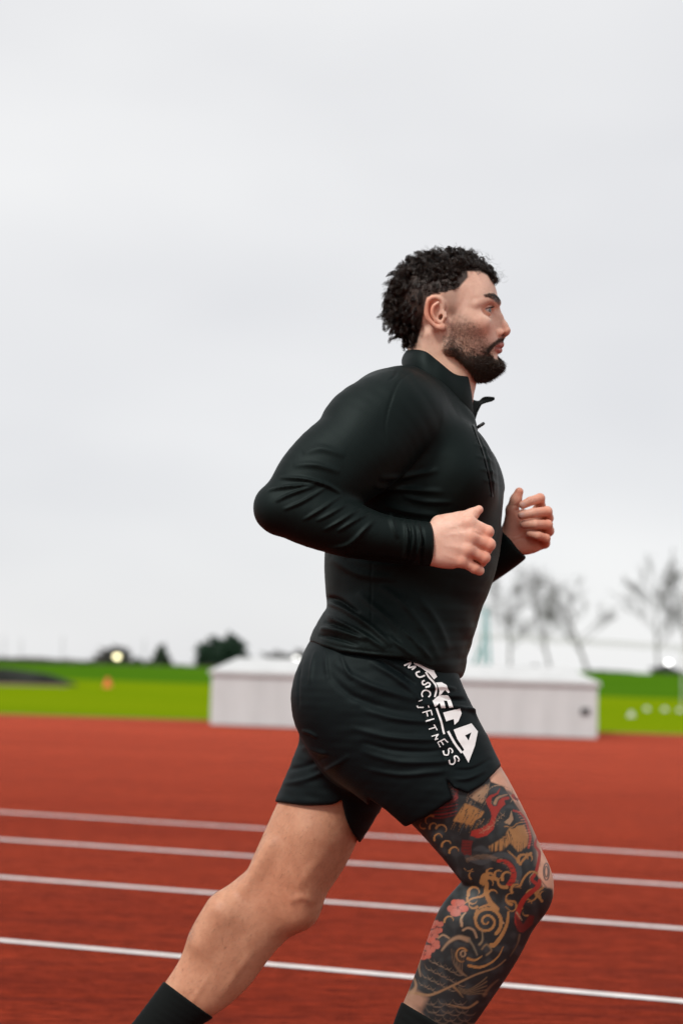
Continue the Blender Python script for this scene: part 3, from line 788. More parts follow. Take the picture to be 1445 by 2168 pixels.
BODY.append((lambda vf: (smooth(vf[0], vf[1], 2), vf[1], np.tile(SK, (len(vf[0]), 1))))(SH.mesh(0.016, 4)))
SHIRT_BVH = BVHTree.FromPolygons([tuple(p) for p in V], F.tolist())
SH = None

# ---- shorts
PELVIS = [ (700,1345,955,1372,0.0,0.145,5), (674,1382,956,1415,0.0,0.156,5), (634,1430,966,1450,0.0,0.176,5), (627,1470,968,1468,0.0,0.182,5), (630,1510,960,1500,0.0,0.180,5), (648,1545,930,1540,0.0,0.165,5)]
NLEG = [ (655,1430,968,1445,-0.085,0.095), (640,1490,985,1482,-0.090,0.100), (648,1550,1003,1512,-0.095,0.102), (690,1605,1020,1545,-0.10,0.102), (740,1650,1036,1572,-0.105,0.100), (800,1702,1050,1600,-0.11,0.097),
         (858,1750,1062,1624,-0.115,0.094), (900,1790,1085,1660,-0.12,0.090)]
FLEG = [ (650,1470,900,1480,0.085,0.095), (640,1530,880,1545,0.09,0.098), (628,1590,850,1610,0.095,0.100), (604,1645,810,1700,0.10,0.098), (580,1698,764,1786,0.105,0.094), (562,1740,738,1840,0.11,0.090)]
def shorts_field():
    lo = np.array([9.]*3); hi = -lo
    for r in (PELVIS, NLEG, FLEG):
        a, b = bounds(r, 0.02); lo = np.minimum(lo, a); hi = np.maximum(hi, b)
    s = Vol(lo, hi, 0.0026)
    s.loft(*stations(PELVIS), ex=2.2)
    s.ell(P(712, 1480, -0.085), (0.083, 0.085, 0.098), 0.03); s.ell(P(716, 1490, 0.085), (0.083, 0.085, 0.095), 0.03)
    n = s.like(); n.loft(*stations(NLEG)); 
    cut_px(n, [(780, 1690), (812, 1712), (857, 1750), (905, 1727), (957, 1692), (943, 1646), (958, 1668), (990, 1681), (1024, 1660), (1058, 1622), (1100, 1570), (1190, 1700), (1000, 1900), (800, 1850)], 0.003)
    f = s.like(); f.loft(*stations(FLEG))
    cut_px(f, [(540, 1690), (580, 1698), (640, 1705), (700, 1704), (714, 1700), (723, 1692), (732, 1735), (745, 1762), (761, 1785), (800, 1722), (880, 1900), (540, 1900)], 0.003)
    s.d = smin(s.d, smin(n.d, f.d, 0.006), 0.02)
    cut_px(s, [(560, 1300), (1050, 1300), (1050, 1352), (640, 1342), (560, 1342)], 0.004)
    return s
HEMS = [[(560, 1694), (580, 1698), (640, 1705), (700, 1704), (723, 1692), (745, 1762), (761, 1785)], [(812, 1712), (857, 1750), (905, 1727), (957, 1692), (943, 1646), (990, 1681), (1024, 1660), (1058, 1622)]]
SO = shorts_field()
V, F = SO.mesh(); V = smooth(V, F, 6); N = vnormals(V, F)
SFOLDS = [
 ([(638,1548),(655,1551),(672,1562)], 4, 2.4),
 ([(705,1400),(760,1440),(840,1470),(920,1490)], 9, 2.6), ([(690,1420),(740,1470),(820,1500),(900,1510)], 9, -2.4), ([(780,1400),(830,1430),(868,1460),(885,1482)], 7, 3.4), ([(800,1395),(850,1425),(880,1450)], 5, -3.2),
 ([(760,1500),(830,1520),(900,1528),(960,1525)], 7, 2.2), ([(740,1540),(820,1560),(900,1566),(955,1562)], 7, 2.4), ([(760,1570),(830,1588),(900,1592),(960,1585)], 6, -2.0), ([(760,1590),(840,1612),(930,1612),(985,1600)], 7, 2.3),
 ([(760,1625),(840,1640),(910,1636),(950,1632)], 6, 1.8), ([(955,1650),(990,1648),(1030,1630)], 5, 2.2), ([(960,1630),(1000,1628),(1040,1606)], 4, -2.0),
 ([(925,1470),(945,1478),(970,1480),(986,1482)], 4, -4.0), ([(890,1490),(930,1494),(980,1500),(1010,1508)], 5, 3.2), ([(895,1458),(930,1455),(965,1460)], 5, 3.0), ([(985,1500),(1000,1506),(1012,1524)], 4, 2.6),
 ([(845,1400),(862,1440),(880,1480),(905,1530),(935,1590),(945,1640)], 3, -1.5),
 ([(600,1660),(650,1650),(700,1625),(740,1600)], 6, 2.6), ([(610,1630),(660,1618),(700,1595)], 6, -2.2), ([(640,1580),(670,1590),(700,1600)], 6, 2.0),
 ([(668,1375),(660,1410),(655,1450)], 5, 1.6), ([(690,1378),(690,1410),(695,1440)], 5, 1.5), ([(720,1385),(730,1410),(745,1440)], 5, 1.5), ([(640,1392),(632,1440),(633,1500)], 3, -1.2),
]
SFOLDS = [(f[0], f[1]*0.85, f[2]*1.7, *f[3:]) for f in SFOLDS]
V = strokes(V, N, SFOLDS, keep=HEMS)
_z = np.linalg.norm(smooth(N, F, 2)-N, axis=1)
V = V+N*(0.0016*fbm(V*np.array([1, 1, 2.0]), 13, 40, 3)*np.clip(1-_z*6, 0, 1))[:, None]
N = vnormals(V, F)
shorts = mesh_obj('shorts', V, F, M_SHORTS, person, True)
SHORTS_BVH = BVHTree.FromPolygons([tuple(p) for p in V], F.tolist())
SO = None

# ---- legs
LEG_N = [ (690,1440,960,1450,-0.085,0.080), (740,1560,1000,1525,-0.092,0.088), (812,1672,1040,1598,-0.102,0.085), (872,1742,1064,1632,-0.108,0.081), (905,1775,1098,1695,-0.113,0.076), (940,1808,1130,1766,-0.118,0.070), (968,1836,1152,1828,-0.122,0.063),
          (986,1862,1163,1880,-0.124,0.057), (970,1884,1154,1918,-0.122,0.055), (942,1918,1130,1958,-0.120,0.056), (916,1962,1105,2008,-0.118,0.056), (897,2010,1076,2056,-0.116,0.053), (880,2058,1044,2104,-0.113,0.048), (864,2098,1015,2148,-0.110,0.044),
          (846,2140,980,2196,-0.107,0.039), (828,2190,935,2244,-0.104,0.035), (806,2240,890,2282,-0.102,0.033), (790,2280,868,2318,-0.10,0.032)]
LEG_F = [ (700,1450,900,1470,0.085,0.080), (665,1560,825,1590,0.095,0.080), (626,1640,785,1690,0.10,0.082), (588,1700,762,1764,0.103,0.080), (560,1760,735,1822,0.106,0.075), (536,1814,702,1872,0.108,0.067), (515,1855,676,1916,0.109,0.060),
          (478,1888,652,1944,0.109,0.056), (444,1920,618,1970,0.109,0.055), (414,1960,588,2000,0.109,0.055), (394,2000,562,2034,0.109,0.053), (376,2042,532,2074,0.109,0.048), (352,2080,490,2114,0.109,0.043), (326,2116,444,2144,0.109,0.038),
          (298,2152,398,2182,0.109,0.034), (268,2190,352,2218,0.109,0.032), (238,2226,322,2250,0.109,0.032)]
def leg(rows, h, extra):
    lo, hi = bounds(rows, 0.02); s = Vol(lo, hi, h)
    s.loft(*stations(rows, 4)); extra(s)
    V, F = s.mesh(); return smooth(V, F, 7), F
def nleg_x(s):
    s.ell(P(1122, 1876, -0.124), (0.034, 0.038, 0.045), 0.03)                       # kneecap
    s.cone(P(1000, 1690, -0.142), P(1085, 1840, -0.142), 0.040, 0.026, 0.05)          # outer quad
    s.cone(P(972, 1950, -0.145), P(950, 2020, -0.135), 0.026, 0.016, 0.04)            # calf
    s.cone(P(935, 1770, -0.150), P(985, 1850, -0.150), 0.016, 0.010, 0.025)           # hamstring tendon
def fleg_x(s):
    s.ell(P(635, 1925, 0.09), (0.035, 0.038, 0.036), 0.03)
    s.cone(P(665, 1770, 0.062), P(640, 1870, 0.068), 0.036, 0.022, 0.05)
    s.cone(P(470, 1930, 0.075), P(430, 1990, 0.08), 0.030, 0.018, 0.04)
    s.cone(P(575, 1790, 0.06), P(522, 1875, 0.07), 0.010, 0.007, 0.03)
# ---- tattoo, painted as skin colour on a small canvas in photo coordinates
class Canvas:
    def __init__(s, x0, y0, x1, y1, sc):
        s.o = (x0, y0); s.sc = sc; s.w, s.h = int((x1-x0)*sc), int((y1-y0)*sc)
        s.c = np.zeros((s.h, s.w, 3), f4); s.a = np.zeros((s.h, s.w), f4)
        s.T = (x0, y0, 1.0)
    def tr(s, pts):
        ox, oy, z = s.T
        return (np.asarray(pts, float)/z+np.array([ox, oy])-np.array(s.o))*s.sc
    def win(s, lo, hi):
        x0, y0 = max(0, int(lo[0])), max(0, int(lo[1])); x1, y1 = min(s.w, int(hi[0])+2), min(s.h, int(hi[1])+2)
        if x1 <= x0 or y1 <= y0: return None
        Y, X = np.mgrid[y0:y1, x0:x1].astype(f4); return (slice(y0, y1), slice(x0, x1)), X, Y
    def blend(s, sl, al, col):
        al = al[..., None]; s.c[sl] = s.c[sl]*(1-al)+np.asarray(col, f4)*al
        s.a[sl] = np.maximum(s.a[sl], al[..., 0])
    def poly(s, pts, col, soft=1.0, op=1.0):
        p = s.tr(pts); r = s.win(p.min(0)-4*soft, p.max(0)+4*soft)
        if r is None: return
        sl, X, Y = r; s.blend(sl, np.clip(0.5-poly_sd(X, Y, p)/(1.6*soft), 0, 1)*op, col)
    def stroke(s, pts, w, col, taper=(1, 1), soft=1.0, op=1.0, curve=True):
        if curve and len(pts) > 2: pts = catmull(pts, 5)
        p = s.tr(pts); k = s.sc/s.T[2]; hw = w*k/2
        r = s.win(p.min(0)-hw-3, p.max(0)+hw+3)
        if r is None: return
        sl, X, Y = r; best = np.full(X.shape, 1e9, f4); n = len(p)-1
        for i in range(n):
            a, b = p[i], p[i+1]; e = b-a
            t = np.clip(((X-a[0])*e[0]+(Y-a[1])*e[1])/(e@e+1e-9), 0, 1)
            g = (i+t)/n; tp = taper[0]+(taper[1]-taper[0])*g
            if taper == (0, 0): tp = np.sin(np.pi*np.clip(g, 0.02, 0.98))
            best = np.minimum(best, np.hypot(X-a[0]-t*e[0], Y-a[1]-t*e[1])-hw*tp)
        s.blend(sl, np.clip(0.5-best/(1.6*soft), 0, 1)*op, col)
    def hook(s, x, y, r, a0, sweep, w, col):
        pts = [(x+r*(1-0.45*t)*math.cos(math.radians(a0+sweep*t)), y+r*(1-0.45*t)*math.sin(math.radians(a0+sweep*t))) for t in np.linspace(0, 1, 9)]
        s.stroke(pts, w, col, (1, 0.15), curve=False)
    def sample(s, u, v):
        x = np.clip((u-s.o[0])*s.sc, 0, s.w-1.01); y = np.clip((v-s.o[1])*s.sc, 0, s.h-1.01)
        i, j = x.astype(int), y.astype(int); fx, fy = (x-i)[:, None], (y-j)[:, None]
        f = lambda A: (A[j, i]*(1-fx)+A[j, i+1]*fx)*(1-fy)+(A[j+1, i]*(1-fx)+A[j+1, i+1]*fx)*fy
        return f(s.c), f(s.a[..., None])[:, 0]
def tattoo():
    C = Canvas(820, 1560, 1200, 2200, 2.0); rnd = random.Random(8)
    INK, INK2 = (0.013, 0.017, 0.018), (0.045, 0.054, 0.058)
    GOLD, PALE, RED, DRED, PINK = (0.31, 0.155, 0.055), (0.31, 0.20, 0.12), (0.29, 0.026, 0.018), (0.12, 0.018, 0.016), (0.36, 0.105, 0.075)
    C.T = (860, 1600, 4.379)
    C.poly([(-200, -100), (700, -100), (780, 240), (900, 285), (1000, 430), (1090, 560), (1165, 720), (1205, 860), (1215, 1000), (1215, 1110), (1262, 1215), (1340, 1230), (1345, 1420), (-200, 1420)], INK, 4)
    # grey washes with a shape of their own
    for x, y, w in ((820, 310, 90), (930, 340, 60), (1060, 700, 30), (560, 860, 40), (690, 860, 80), (640, 480, 60), (760, 880, 40), (960, 470, 50)):
        C.stroke([(x-w, y+w*0.2), (x, y), (x+w, y+w*0.4)], w*0.7, INK2, (0, 0), 6, 0.8)
    C.stroke([(1020, 440), (1120, 620), (1190, 800), (1210, 1000)], 50, (0.13, 0.10, 0.08), (0.4, 1), 12, 0.8)
    # pale fur manes
    def mane(poly, n, dx, dy, col, seed):
        r = random.Random(seed); C.poly(poly, col, 3); P_ = np.array(poly); lo, hi = P_.min(0), P_.max(0)
        for i in range(n):
            x, y = r.uniform(lo[0], hi[0]), r.uniform(lo[1], hi[1]); l = r.uniform(0.4, 1)
            C.stroke([(x, y), (x+dx*l*0.5+r.uniform(-6, 6), y+dy*l*0.5), (x+dx*l, y+dy*l)], r.uniform(4, 10), INK if r.random() < .6 else INK2, (1, 0.1))
        for i in range(n):
            x, y = r.uniform(lo[0]-30, hi[0]+30), hi[1]+r.uniform(-30, 70); l = r.uniform(0.5, 1)
            C.stroke([(x, y), (x-dx*l, y-dy*l)], r.uniform(3, 6), col, (0.2, 1), 1, 0.8)
    mane([(575, 375), (640, 320), (720, 270), (770, 250), (755, 330), (735, 400), (700, 440), (640, 420)], 16, -30, 75, PALE, 1)
    mane([(470, 540), (540, 440), (620, 470), (720, 520), (690, 570), (640, 600), (600, 650), (520, 625), (430, 605)], 26, -45, 95, GOLD, 2)
    C.poly([(760, 840), (860, 780), (905, 740), (950, 670), (1010, 650), (1090, 640), (1130, 740), (1120, 830), (1060, 885), (1030, 890), (960, 810), (890, 880), (780, 890)], GOLD, 4)
    for i in range(24):
        x = rnd.uniform(780, 1100); C.stroke([(x, 800+rnd.uniform(-60, 40)), (x+rnd.uniform(-10, 10), 895)], rnd.uniform(4, 10), INK, (0.1, 1))
    for i in range(10):
        x = rnd.uniform(860, 960); C.stroke([(x, 700+rnd.uniform(-20, 40)), (x+25, 790)], rnd.uniform(5, 9), INK, (1, 0.2))
    C.poly([(970, 505), (990, 590), (955, 640), (900, 618), (950, 575)], PALE, 1.2)
    C.stroke([(900, 655), (985, 668), (1020, 640), (1085, 625)], 26, INK, (0.5, 1)); C.stroke([(905, 652), (980, 662), (1020, 630), (1070, 616)], 9, GOLD, (1, 1))
    # red snake's open jaw and body
    C.poly([(872, 288), (832, 348), (770, 368), (733, 410), (745, 455), (772, 500), (788, 560), (768, 620), (700, 668), (600, 696), (590, 742), (660, 764), (740, 742), (805, 684), (832, 562), (872, 490), (914, 450), (905, 412), (958, 400), (945, 378), (885, 386), (850, 420), (838, 462), (805, 468), (782, 440), (788, 390), (850, 352)], RED, 1.2)
    C.stroke([(818, 445), (840, 400), (880, 378), (930, 362)], 40, INK2, (1, .4)); C.stroke([(818, 440), (840, 395), (880, 374), (930, 360)], 30, PALE, (1, .3), 2)
    C.stroke([(745, 330), (800, 285), (870, 275), (960, 305)], 7, PALE, (0, 0)); C.stroke([(970, 300), (985, 380), (960, 440)], 9, PALE, (0, 0))
    C.stroke([(985, 370), (1010, 400), (1040, 400)], 34, RED, (1, .5)); C.stroke([(1000, 385), (1030, 420)], 8, INK)
    for i in range(9): # snake scales
        x = 860-i*24; y = 560+i*24 if i < 6 else 690+(i-6)*14
        C.stroke([(x, y), (x+34, y-10), (x+52, y-44)], 4, PALE, (0, 0), 1, 0.8); C.stroke([(x, y-40), (x+26, y-12), (x+60, y+6)], 4, PALE, (0, 0), 1, 0.8)
    C.stroke([(640, 660), (690, 620), (670, 600), (720, 610)], 5, PALE, (0, 0), 1, .7)
    C.stroke([(990, 508), (1050, 530), (1100, 590), (1130, 680), (1146, 760), (1130, 850)], 32, RED, (0.6, 0.7))
    for i in range(14):
        t = i/13; x = 1040+110*math.sin(t*1.5); y = 520+t*310; C.stroke([(x-22, y+4), (x+18, y-4)], 4, (0.5, 0.2, 0.13))
    C.stroke([(1218, 735), (1190, 830), (1232, 905), (1205, 1060)], 30, RED, (0.7, 1))
    C.poly([(515, 780), (615, 788), (598, 850), (600, 925), (560, 945), (505, 885)], DRED, 2)
    for i in range(5): C.stroke([(512, 810+i*28), (560, 818+i*28), (604, 805+i*28)], 5, INK, (0, 0))
    for i in range(8): # striped fin under the hem
        C.stroke([(410+i*6, 300+i*34), (470, 330+i*30), (430-i*28, 400+i*28)] if i < 3 else [(480, 330+i*30), (390-i*8, 350+i*32), (250-i*6, 380+i*28)], 17, DRED if i % 2 else (0.21, 0.03, 0.03), (0, 0))
    for y in (240, 270, 300): C.stroke([(370, y), (400, y+20), (450, y-5)], 5, PALE, (0, 0), 1, .6)
    # lower snake coil
    C.stroke([(560, 940), (700, 990), (850, 920), (980, 950), (1040, 1060), (1020, 1180), (960, 1240)], 70, INK2, (0.7, 0.8), 3)
    for i in range(26):
        t = i/25; x = 560+t*470; y = 965-30*math.sin(t*5)+max(0, t-.75)*700
        C.stroke([(x-20, y-24), (x+6, y), (x-14, y+28)], 3.5, PALE, (0, 0), 1, .65); C.stroke([(x+16, y-24), (x-10, y), (x+10, y+28)], 3.5, PALE, (0, 0), 1, .65)
    C.stroke([(850, 975), (930, 990), (985, 1060), (985, 1140), (945, 1215)], 62, RED, (0.5, 1), 1.5)
    for i, (x, y) in enumerate(((885, 985), (930, 1000), (965, 1040), (985, 1085), (985, 1130), (970, 1175), (950, 1210))):
        C.stroke([(x-34, y+12), (x, y+2), (x+34, y+10)], 6, INK, (0, 0))
    C.stroke([(1185, 1105), (1160, 1150), (1215, 1210), (1150, 1290), (1090, 1330)], 36, RED, (0.8, 1))
    C.stroke([(1145, 1190), (1140, 1130), (1190, 1080), (1215, 1110)], 10, PALE, (0.4, 1))
    # wind-bar waves in old gold
    for h in ((330, 690, 60, 200, 190, 22), (255, 660, 45, 160, 200, 20), (150, 640, 40, 60, 180, 16), (300, 760, 48, 150, 210, 20), (380, 830, 55, 170, 190, 22), (450, 890, 55, 170, 200, 22), (215, 610, 60, 300, -160, 24),
              (790, 1080, 60, 80, 200, 32), (860, 1100, 55, 120, 200, 30), (940, 1120, 60, 150, 180, 30), (760, 1190, 70, 190, 190, 34), (840, 1290, 60, 200, 170, 28), (620, 1100, 50, 120, 150, 16), (560, 1020, 60, 30, 120, 8),
              (1090, 960, 60, 160, 200, 36), (1130, 960, 50, 250, 140, 26), (640, 1270, 70, 180, 190, 26), (1040, 1260, 50, 150, 200, 26)):
        C.hook(*h, GOLD)
    C.stroke([(940, 885), (1010, 950), (1050, 1010), (1065, 985), (1110, 935), (1150, 905)], 34, GOLD, (0.3, 0.8)); C.stroke([(1050, 1210), (1090, 1130), (1150, 1075), (1210, 1090)], 38, GOLD, (0.5, 0.5))
    C.stroke([(730, 1150), (800, 1120), (850, 1140)], 24, GOLD, (1, .2)); C.stroke([(690, 1240), (720, 1170), (740, 1060)], 26, GOLD, (0.8, 0.5)); C.stroke([(980, 1230), (1040, 1220), (1065, 1250)], 26, GOLD, (1, .2))
    for k in (1.0, 0.62): # little ring on the kneecap
        C.stroke([(1288+26*k*math.cos(a)+6, 1075+78*k*math.sin(a)) for a in np.linspace(0, 6.28, 20)], 12, INK2, (1, 1), 1.5, 0.85)
    C.stroke([(1230, 1130), (1270, 1190), (1300, 1225)], 14, (0.10, 0.09, 0.08), (0.5, 1), 2, 0.8)
    # shin and calf
    C.T = (830, 1850, 4.014)
    C.poly([(-150, 60), (1360, 130), (1380, 420), (1100, 800), (820, 1400), (-150, 1400)], INK, 4)
    C.poly([(-150, 1060), (60, 1060), (160, 1110), (230, 1170), (290, 1260), (300, 1400), (-150, 1400)], (0.42, 0.235, 0.155), 18)
    C.poly([(60, 1000), (200, 990), (300, 1060), (250, 1150), (100, 1100)], (0.36, 0.21, 0.14), 16, 0.8)
    for h in ((700, 160, 60, 160, 230, 30), (690, 215, 55, 190, -170, 22), (860, 180, 60, 150, 190, 30), (1060, 130, 55, 150, 200, 28), (1010, 200, 60, 90, 170, 28), (830, 50, 70, 170, 200, 40), (940, 60, 60, 60, 190, 34), (1150, 260, 60, 150, 200, 26),
              (1210, 190, 70, 200, 150, 30), (1260, 140, 60, 100, 180, 30), (1300, 180, 60, 120, 150, 22), (490, 400, 50, 170, 190, 20), (610, 330, 60, 250, -140, 26), (680, 250, 50, 40, 150, 24), (1130, 320, 40, 60, 140, 14)):
        C.hook(*h, GOLD)
    C.stroke([(770, 20), (800, 90), (795, 160), (830, 240), (885, 300)], 48, GOLD, (0.7, 0.9)); C.stroke([(600, 260), (680, 210), (760, 190), (800, 150)], 30, GOLD, (0.3, 1)); C.stroke([(590, 440), (585, 380), (620, 330)], 26, PALE, (1, .5))
    C.stroke([(960, 280), (1010, 320), (1050, 290), (1040, 240), (980, 230)], 24, GOLD, (0.2, 0.9)); C.stroke([(985, 330), (970, 430), (930, 520), (870, 600), (840, 610)], 42, GOLD, (0.5, 1)); C.stroke([(900, 330), (930, 400), (945, 420)], 14, PALE)
    C.stroke([(940, 620), (900, 700), (830, 760), (740, 795), (650, 780)], 26, GOLD, (0.3, 1)); C.stroke([(1150, 240), (1210, 215), (1240, 150), (1275, 120)], 26, GOLD, (0.4, 0.8))
    sp = [(800+(14+118*t)*math.cos(6.28*2.05*t+0.6), 405+(12+118*t)*math.sin(6.28*2.05*t+0.6)) for t in np.linspace(0, 1, 46)]
    C.stroke(sp, 26, GOLD, (0.55, 1.15), curve=False)
    C.stroke([(720, 310), (700, 380), (735, 460), (770, 490)], 24, GOLD, (1, .5)); C.stroke([(740, 290), (820, 265), (880, 300)], 28, GOLD, (.6, 1))
    # red ribbon with tail
    C.stroke([(1250, 60), (1235, 110), (1130, 200), (1075, 300), (1060, 400), (1095, 470)], 48, RED, (0.7, 1.1)); C.poly([(1040, 340), (1110, 430), (1165, 350), (1205, 360), (1190, 430), (1110, 500), (1060, 480)], DRED, 4); C.stroke([(1055, 330), (1100, 395)], 14, PALE, (1, .6))
    # blossoms
    def flower(x, y, r, seed):
        rr = random.Random(seed)
        for i in range(5):
            a = i*1.2566+rr.uniform(0, 1)
            px, py = x+r*0.6*math.cos(a), y+r*0.6*math.sin(a)
            C.stroke([(px-r*0.2, py), (px, py+2), (px+r*0.2, py)], r*0.72, PINK if rr.random() < .7 else (0.40, 0.09, 0.06), (1, 1), 2)
        for i in range(5):
            a = i*1.2566+0.6; C.stroke([(x, y), (x+r*0.6*math.cos(a), y+r*0.6*math.sin(a))], 5, DRED, (1, .2))
    for f in ((555, 290, 78, 1), (372, 450, 60, 2), (335, 520, 52, 3), (330, 605, 66, 4), (275, 685, 50, 5)): flower(*f)
    C.stroke([(390, 545), (430, 520), (480, 545)], 36, PALE, (.4, .4), 3); C.poly([(440, 490), (500, 430), (560, 450), (540, 520), (480, 540)], INK, 2)
    # carp: head, gill rings, scales, barbels
    C.stroke([(600, 480), (640, 460), (690, 480), (715, 540)], 34, PALE, (.5, .5), 3); C.stroke([(420, 650), (480, 580), (560, 540), (640, 560)], 44, PALE, (.3, 1), 5, .85)
    C.stroke([(590+48*math.cos(a), 690+58*math.sin(a)) for a in np.linspace(1.2, 5.6, 14)], 20, GOLD, (.4, .9), 2); C.stroke([(600+20*math.cos(a), 680+24*math.sin(a)) for a in np.linspace(0, 6.28, 12)], 12, PALE, (1, 1), 1.5)
    for i in range(6): C.stroke([(500+i*22, 640+i*8), (520+i*14, 760+i*12), (580+i*10, 850+i*4)], 11, (0.14, 0.09, 0.055), (.3, 1), 3, .9)
    C.stroke([(650, 560), (690, 620), (720, 690)], 20, (0.16, 0.13, 0.09), (1, .5), 3); C.stroke([(760, 470), (765, 560), (740, 600)], 22, (0.20, 0.15, 0.09), (.3, 1), 3); C.stroke([(640, 720), (700, 735), (760, 700)], 26, GOLD, (1, .3), 2); C.stroke([(760, 640), (800, 600), (840, 650), (800, 690)], 22, (0.20, 0.14, 0.08), (.6, .6), 4)
    for i in range(7):
        for j in range(4):
            x, y = 300+i*52-j*28, 700+j*66+i*26
            if x < 560 and y < 960: C.stroke([(x, y), (x+22, y+42), (x+72, y+62), (x+100, y+44)], 7, (0.17, 0.12, 0.08), (0, 0), 1.5, 0.95)
    C.stroke([(60, 1000), (200, 1015), (320, 1030), (480, 965), (700, 860), (870, 800), (960, 730)], 27, (0.24, 0.145, 0.075), (1, .3), 3)
    C.stroke([(520, 960), (560, 1000), (600, 1050)], 22, (0.20, 0.12, 0.06), (1, .2), 3)
    for i in range(5): C.stroke([(560, 960+i*10), (640, 985+i*10), (740, 930+i*22), (800, 880+i*36)], 11, (0.17, 0.115, 0.065), (.3, 1), 2.5, .9)
    for i in range(6):
        for j in range(3):
            x, y = 260+i*62+j*20, 1060+j*70+(i % 2)*22
            C.stroke([(x, y), (x+30, y+44), (x+90, y+50), (x+120, y+24)], 8, (0.16, 0.115, 0.08), (0, 0), 2.5, .9)
    C.stroke([(480, 1110), (560, 1130), (640, 1140), (720, 1090)], 26, (0.24, 0.145, 0.075), (.3, .8), 3); C.stroke([(180, 880), (200, 950), (170, 1010)], 34, PALE, (.3, 1), 5, .8); C.stroke([(230, 730), (225, 800), (240, 870)], 22, PALE, (1, .3), 5, .7)
    C.stroke([(900, 900), (830, 960), (780, 1030)], 30, (0.20, 0.12, 0.07), (.2, 1), 5, .7); C.stroke([(1080, 520), (1060, 600), (1000, 700)], 18, (0.20, 0.12, 0.07), (1, .2), 4, .7)
    g = np.random.RandomState(5); Y, X = np.mgrid[0:C.h, 0:C.w]; n = np.zeros((C.h, C.w))
    for k in range(14):
        a, f = g.uniform(0, 6.28), g.uniform(0.03, 0.16); n += np.sin(X*f*math.cos(a)+Y*f*math.sin(a)+g.uniform(0, 6.28))
    dark = np.clip(1-C.c.sum(2)/0.12, 0, 1); C.c += (dark*np.clip(n/3.0, 0, 1.6)*0.022)[..., None].astype(f4)*np.array([0.9, 1.0, 1.05], f4)
    return C
TAT = tattoo()

def leg_col(V, tat):
    U, W, _ = proj(V); c = np.tile(SK, (len(V), 1))
    if tat:
        c *= np.array([0.98, 0.93, 0.90])
        k, a = TAT.sample(U, W); m = ((U > 820) & (U < 1200) & (W > 1565) & (W < 2195))*a
        c = c*(1-m[:, None])+k*m[:, None]
    else:
        c *= np.array([0.90, 0.79, 0.68])
        red = np.exp(-(((U-600)/70)**2+((W-1900)/70)**2))[:, None]*0.35
        c = c*(1-red)+c*np.array([1.05, 0.80, 0.72])*red
        ink = np.exp(-(((U-400)/9)**2+((W-1968)/26)**2))*(np.sin(W*0.6)*np.sin(U*0.7+W*0.2) > 0.0)*0.55   # small grey mark on the calf
        c = c*(1-ink[:, None])+np.array([0.10, 0.12, 0.14])*ink[:, None]
    return c
V, F = leg(LEG_N, 0.0020, nleg_x); BODY.append((V, F, leg_col(V, True)))
V, F = leg(LEG_F, 0.0032, fleg_x)
N = vnormals(V, F)
V = strokes(V, N, [([(668, 1915), (640, 1900), (612, 1908)], 8, 2.5), ([(560, 1850), (600, 1880), (650, 1895)], 14, -2.0), ([(690, 1800), (650, 1850), (625, 1895)], 12, 2.0), ([(470, 2110), (500, 2060), (540, 2010)], 8, 1.5), ([(395, 2140), (420, 2100), (445, 2060)], 6, 1.5)])
BODY.append((V, F, leg_col(V, False)))
FLEG_V, FLEG_F = V, F

